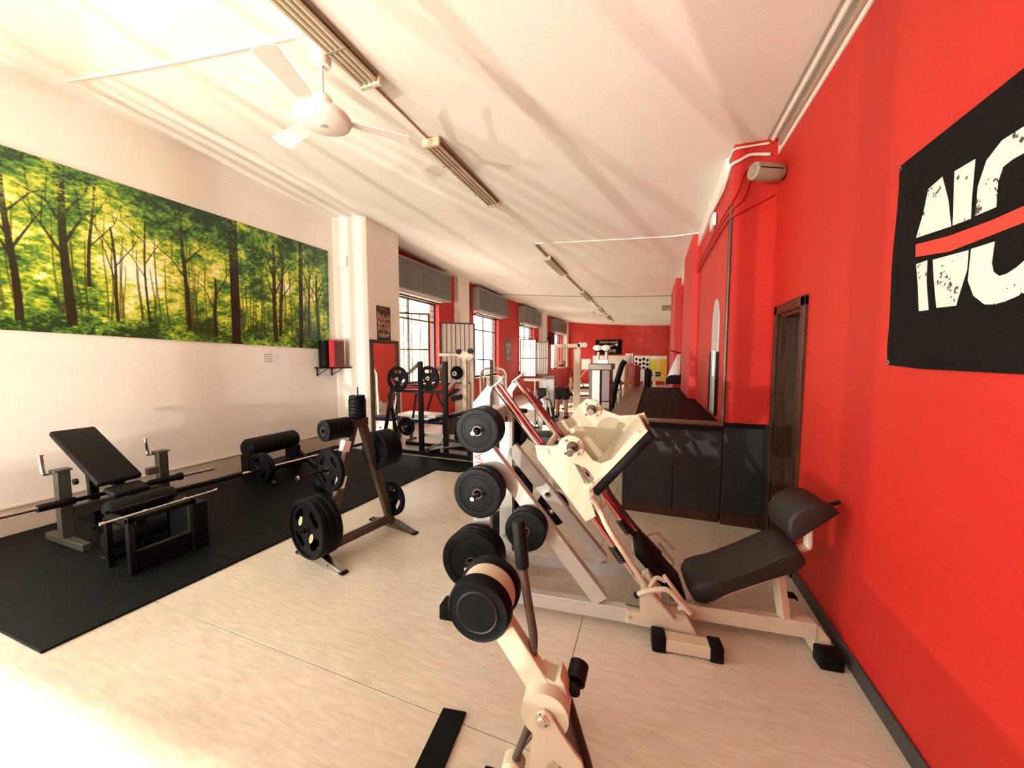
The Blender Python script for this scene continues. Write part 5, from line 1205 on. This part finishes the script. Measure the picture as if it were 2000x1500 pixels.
P(MB().span((-1.0, -.05, -.75), (1.1, 0, .92), bev=.004), 'board', 'leaf_white', wb)
for q in range(9): P(MB().span((-.3, -.053, .75 - q * .16), (1.05, -.05, .735 - q * .16)), 'ruled_line', 'dark_grey', wb)
wn = thing('small_window_sign', 'small pale framed picture on the red wall just behind the cable station', 'picture', (-4.05, YF - .004, 1.3))
P(MB().span((-.3, -.04, -.4), (.3, 0, .3), bev=.004), 'frame', 'leaf_white', wn)
pb_ = thing('photo_board', 'white board with rows of dark round photos on the far wall', 'board', (-.55, YF - .004, 1.1))
P(MB().span((-.5, -.05, -.9), (.42, 0, .72), bev=.004), 'board', 'leaf_white', pb_)
for q in range(12): P(MB().lathe([(0, .055), (.09, .055), (.09, .05), (0, .05)], T(-.36 + .22 * (q % 4), 0, .50 - .27 * (q // 4) - .06 * (q % 2)) @ XZ, 12), 'round_photo', 'black_metal', pb_)
for nm, x0, x1, m_, l in (('yellow_poster', -.10, .38, 'yellow', 'yellow poster on the far wall beside the photo board'), ('orange_poster', .40, .86, 'orange', 'orange poster at the right end of the far wall')):
    p_ = thing(nm, l, 'poster', ((x0 + x1) / 2, YF - .004, 1.0)); w_ = (x1 - x0) / 2
    P(MB().span((-w_, -.04, -.75), (w_, 0, .80), bev=.003), 'white_border', 'leaf_white', p_)
    P(MB().span((-w_ + .03, -.043, -.72), (w_ - .03, -.04, .60)), 'print', m_, p_)
ds = thing('office_desk', 'small desk with a printer before the far right wall', 'desk', (.25, 20.0, 0))
P(MB().span((-.45, -.3, .70), (.45, .3, .74), bev=.005), 'desktop', 'beige', ds)
for x in (-.42, .42): P(MB().span((x - .02, -.28, 0), (x + .02, .28, .70)), 'leg', 'beige', ds)
pt = thing('printer', 'dark printer standing on the far desk', 'printer', (.15, 20.0, .74))
P(MB().span((-.28, -.22, 0), (.28, .22, .22), bev=.02), 'body', 'black_metal', pt)
P(MB().span((-.22, -.24, .10), (.22, -.20, .14)), 'paper_slot', 'board_grey', pt)
jk = thing('hanging_jacket', 'white and black jacket hanging on the end of the right red wall over the counter', 'jacket', (.66, 9.6, 1.1))
P(MB().prism([(-.10, .62), (.0, .66), (-.03, .3), (-.02, .12), (-.26, .16), (-.30, .10), (-.20, .38)], T(0, .0, 0) @ XZ, .10, .02), 'white_cloth', 'leaf_white', jk)
P(MB().prism([(-.34, -.065), (0, -.065), (0, .18), (-.10, .13), (-.24, .15), (-.33, .06)], T(0, -.02, 0) @ XZ, .14, .03), 'dark_bag', 'shorts', jk)
P(MB().cyl((-.25, -.02, .74), (.0, .0, .66), .012, 8), 'hook', 'black_metal', jk)
sg = thing('wall_sign', 'narrow grey and white lettered sign on the red wall between the second and third windows', 'sign', (XL, 14.15, 1.95))
P(MB().span((0, -.28, -.45), (.01, .28, .50)), 'sheet', 'dark_grey', sg)
for q, w_ in enumerate(('GYM', 'FIT', 'GO')): P(MB().text(w_, .26, T(.012, 0, .22 - q * .26) @ YZ, .0008), 'lettering', 'text_cream', sg)
tv = thing('wall_tv', 'black screen mounted high by the third white column', 'screen', (XL + .35, 19.9, 2.75))
P(MB().span((-.04, -.5, -.35), (.04, .5, .35), bev=.01), 'screen', 'black_metal', tv)
P(MB().span((-.34, -.04, -.04), (-.04, .04, .04)), 'arm', 'black_metal', tv)

# ------------------------------------------------------------------ the man
def skin(name, V, E, Rr, material, parent, sub=2, root=0):
    me = bpy.data.meshes.new(name); me.from_pydata(V, E, [])
    o = bpy.data.objects.new(name, me); COL.objects.link(o)
    md = o.modifiers.new('s', 'SKIN'); md.use_smooth_shade = True
    for i, r in enumerate(Rr): me.skin_vertices[0].data[i].radius = r if isinstance(r, tuple) else (r, r)
    for i in range(len(V)): me.skin_vertices[0].data[i].use_root = (i == root)
    o.modifiers.new('u', 'SUBSURF').levels = sub; o.modifiers['u'].render_levels = sub
    dg = bpy.context.evaluated_depsgraph_get(); ev = o.evaluated_get(dg); m2 = bpy.data.meshes.new_from_object(ev)
    bpy.data.objects.remove(o); bpy.data.meshes.remove(me)
    for p in m2.polygons: p.use_smooth = True
    m2.name = name; m2.materials.clear(); m2.materials.append(M[material])
    o = bpy.data.objects.new(name, m2); COL.objects.link(o); o.parent = parent
    return o
mn = thing('person', 'bald bearded man in a red t-shirt and black shorts standing facing the camera', 'person', (-2.30, 9.95, 0), 0)
V = [(0, 0, .82), (0, 0, .98), (0, 0, 1.16), (0, .0, 1.31), (0, -.005, 1.41), (0, -.02, 1.47), (0, -.025, 1.54), (0, -.02, 1.605),
     (-.18, 0, 1.32), (-.255, .0, 1.08), (-.24, -.10, .92), (-.225, -.15, .84),
     (.18, 0, 1.32), (.25, .0, 1.08), (.255, -.05, .84), (.255, -.07, .74),
     (-.10, 0, .76), (-.115, -.01, .46), (-.125, .01, .09), (-.14, -.11, .035),
     (.10, 0, .76), (.115, -.01, .46), (.12, .01, .09), (.15, -.11, .035)]
E_ = [(0, 1), (1, 2), (2, 3), (3, 4), (4, 5), (5, 6), (6, 7), (3, 8), (8, 9), (9, 10), (10, 11), (3, 12), (12, 13), (13, 14), (14, 15), (0, 16), (16, 17), (17, 18), (18, 19), (0, 20), (20, 21), (21, 22), (22, 23)]
Rr = [(.17, .12), (.17, .12), (.19, .13), (.16, .11), (.066, .066), (.085, .10), (.098, .118), (.085, .10),
      (.078, .075), (.056, .056), (.042, .042), (.030, .022), (.078, .075), (.056, .056), (.042, .042), (.030, .022),
      (.108, .11), (.072, .072), (.048, .052), (.045, .035), (.108, .11), (.072, .072), (.048, .052), (.045, .035)]
body = skin('body', V, E_, Rr, 'skin', mn)
skin('t_shirt', [(0, 0, .82), (0, 0, .95), (0, 0, 1.15), (0, 0, 1.28), (0, 0, 1.335), (-.18, 0, 1.32), (-.262, 0, 1.12), (.18, 0, 1.32), (.258, 0, 1.12)], [(0, 1), (1, 2), (2, 3), (3, 4), (3, 5), (5, 6), (3, 7), (7, 8)],
     [(.21, .165), (.205, .16), (.215, .16), (.185, .14), (.085, .085), (.105, .10), (.092, .092), (.105, .10), (.092, .092)], 'shirt', mn)
skin('shorts', [(0, 0, .94), (0, 0, .80), (-.105, 0, .68), (-.12, 0, .48), (.105, 0, .68), (.12, 0, .48)], [(0, 1), (1, 2), (2, 3), (1, 4), (4, 5)],
     [(.19, .15), (.195, .155), (.14, .145), (.13, .13), (.14, .145), (.13, .13)], 'shorts', mn)
hv = [v.co.copy() for v in body.data.vertices if v.co.z > 1.40]
def fy(x, z): return min([v.y for v in hv if abs(v.x - x) < .035 and abs(v.z - z) < .03] or [-.11])
hx = max(v.x for v in hv if v.z > 1.48)
for s_ in (-1, 1):
    P(MB().box((s_ * .135, -.055, .04), (.095, .26, .085), None, .03, 3).cyl((s_ * .123, .01, .06), (s_ * .121, .01, .13), .055, 14), 'shoe', 'shorts', mn)
    P(MB().sphere((s_ * .033, fy(s_ * .033, 1.54) - .001, 1.54), .011, (1, .6, .7), 10), 'eye', 'eye', mn)
    P(MB().sphere((s_ * (hx + .002), -.01, 1.525), .024, (.45, .8, 1.3), 10), 'ear', 'skin', mn)
    P(MB().beam((s_ * .014, fy(0, 1.565) - .002, 1.566), (s_ * .052, fy(.04, 1.565) + .002, 1.568), .012, .010), 'eyebrow', 'beard', mn)
    for f_ in range(4):      # fingers curled round the dumbbell or handle
        y = (-.15 if s_ < 0 else -.10) + f_ * .018; z = .80 if s_ < 0 else .70
        P(MB().tube([(s_ * .235, y, z + .03), (s_ * .262, y, z), (s_ * .25, y, z - .025 - .003 * (f_ % 2)), (s_ * .225, y, z - .02)], .009, 8, bend=.012), 'finger', 'skin', mn)
    P(MB().tube([(s_ * .225, -.15 + .03 * (s_ > 0), .83 if s_ < 0 else .73), (s_ * .205, -.165 + .03 * (s_ > 0), .80 if s_ < 0 else .70), (s_ * .215, -.15 + .03 * (s_ > 0), .775 if s_ < 0 else .675)], .010, 8, bend=.01), 'thumb', 'skin', mn)
P(MB().sphere((0, fy(0, 1.515) - .006, 1.518), .017, (.8, .9, 1.5), 10), 'nose', 'skin', mn)
P(MB().sphere((0, fy(0, 1.46) + .058, 1.462), .074, (1.02, .92, .60), 18), 'beard', 'beard', mn)
P(MB().box((0, fy(0, 1.48) - .014, 1.482), (.045, .012, .010), None, .003), 'mouth', 'maroon', mn)
db = thing('dumbbell', 'dark dumbbell held down in the man\'s left hand', 'dumbbell', (-2.30 + .245, 9.95 - .07, .675))
P(MB().cyl((0, -.11, 0), (0, .11, 0), .012, 10), 'handle', 'chrome', db)
for s_ in (-1, 1): P(MB().lathe([(0, -.03), (.045, -.03), (.052, -.02), (.052, .02), (.045, .03), (0, .03)], T(0, s_ * .095, 0) @ RX(90), 18), 'head', 'rubber', db)
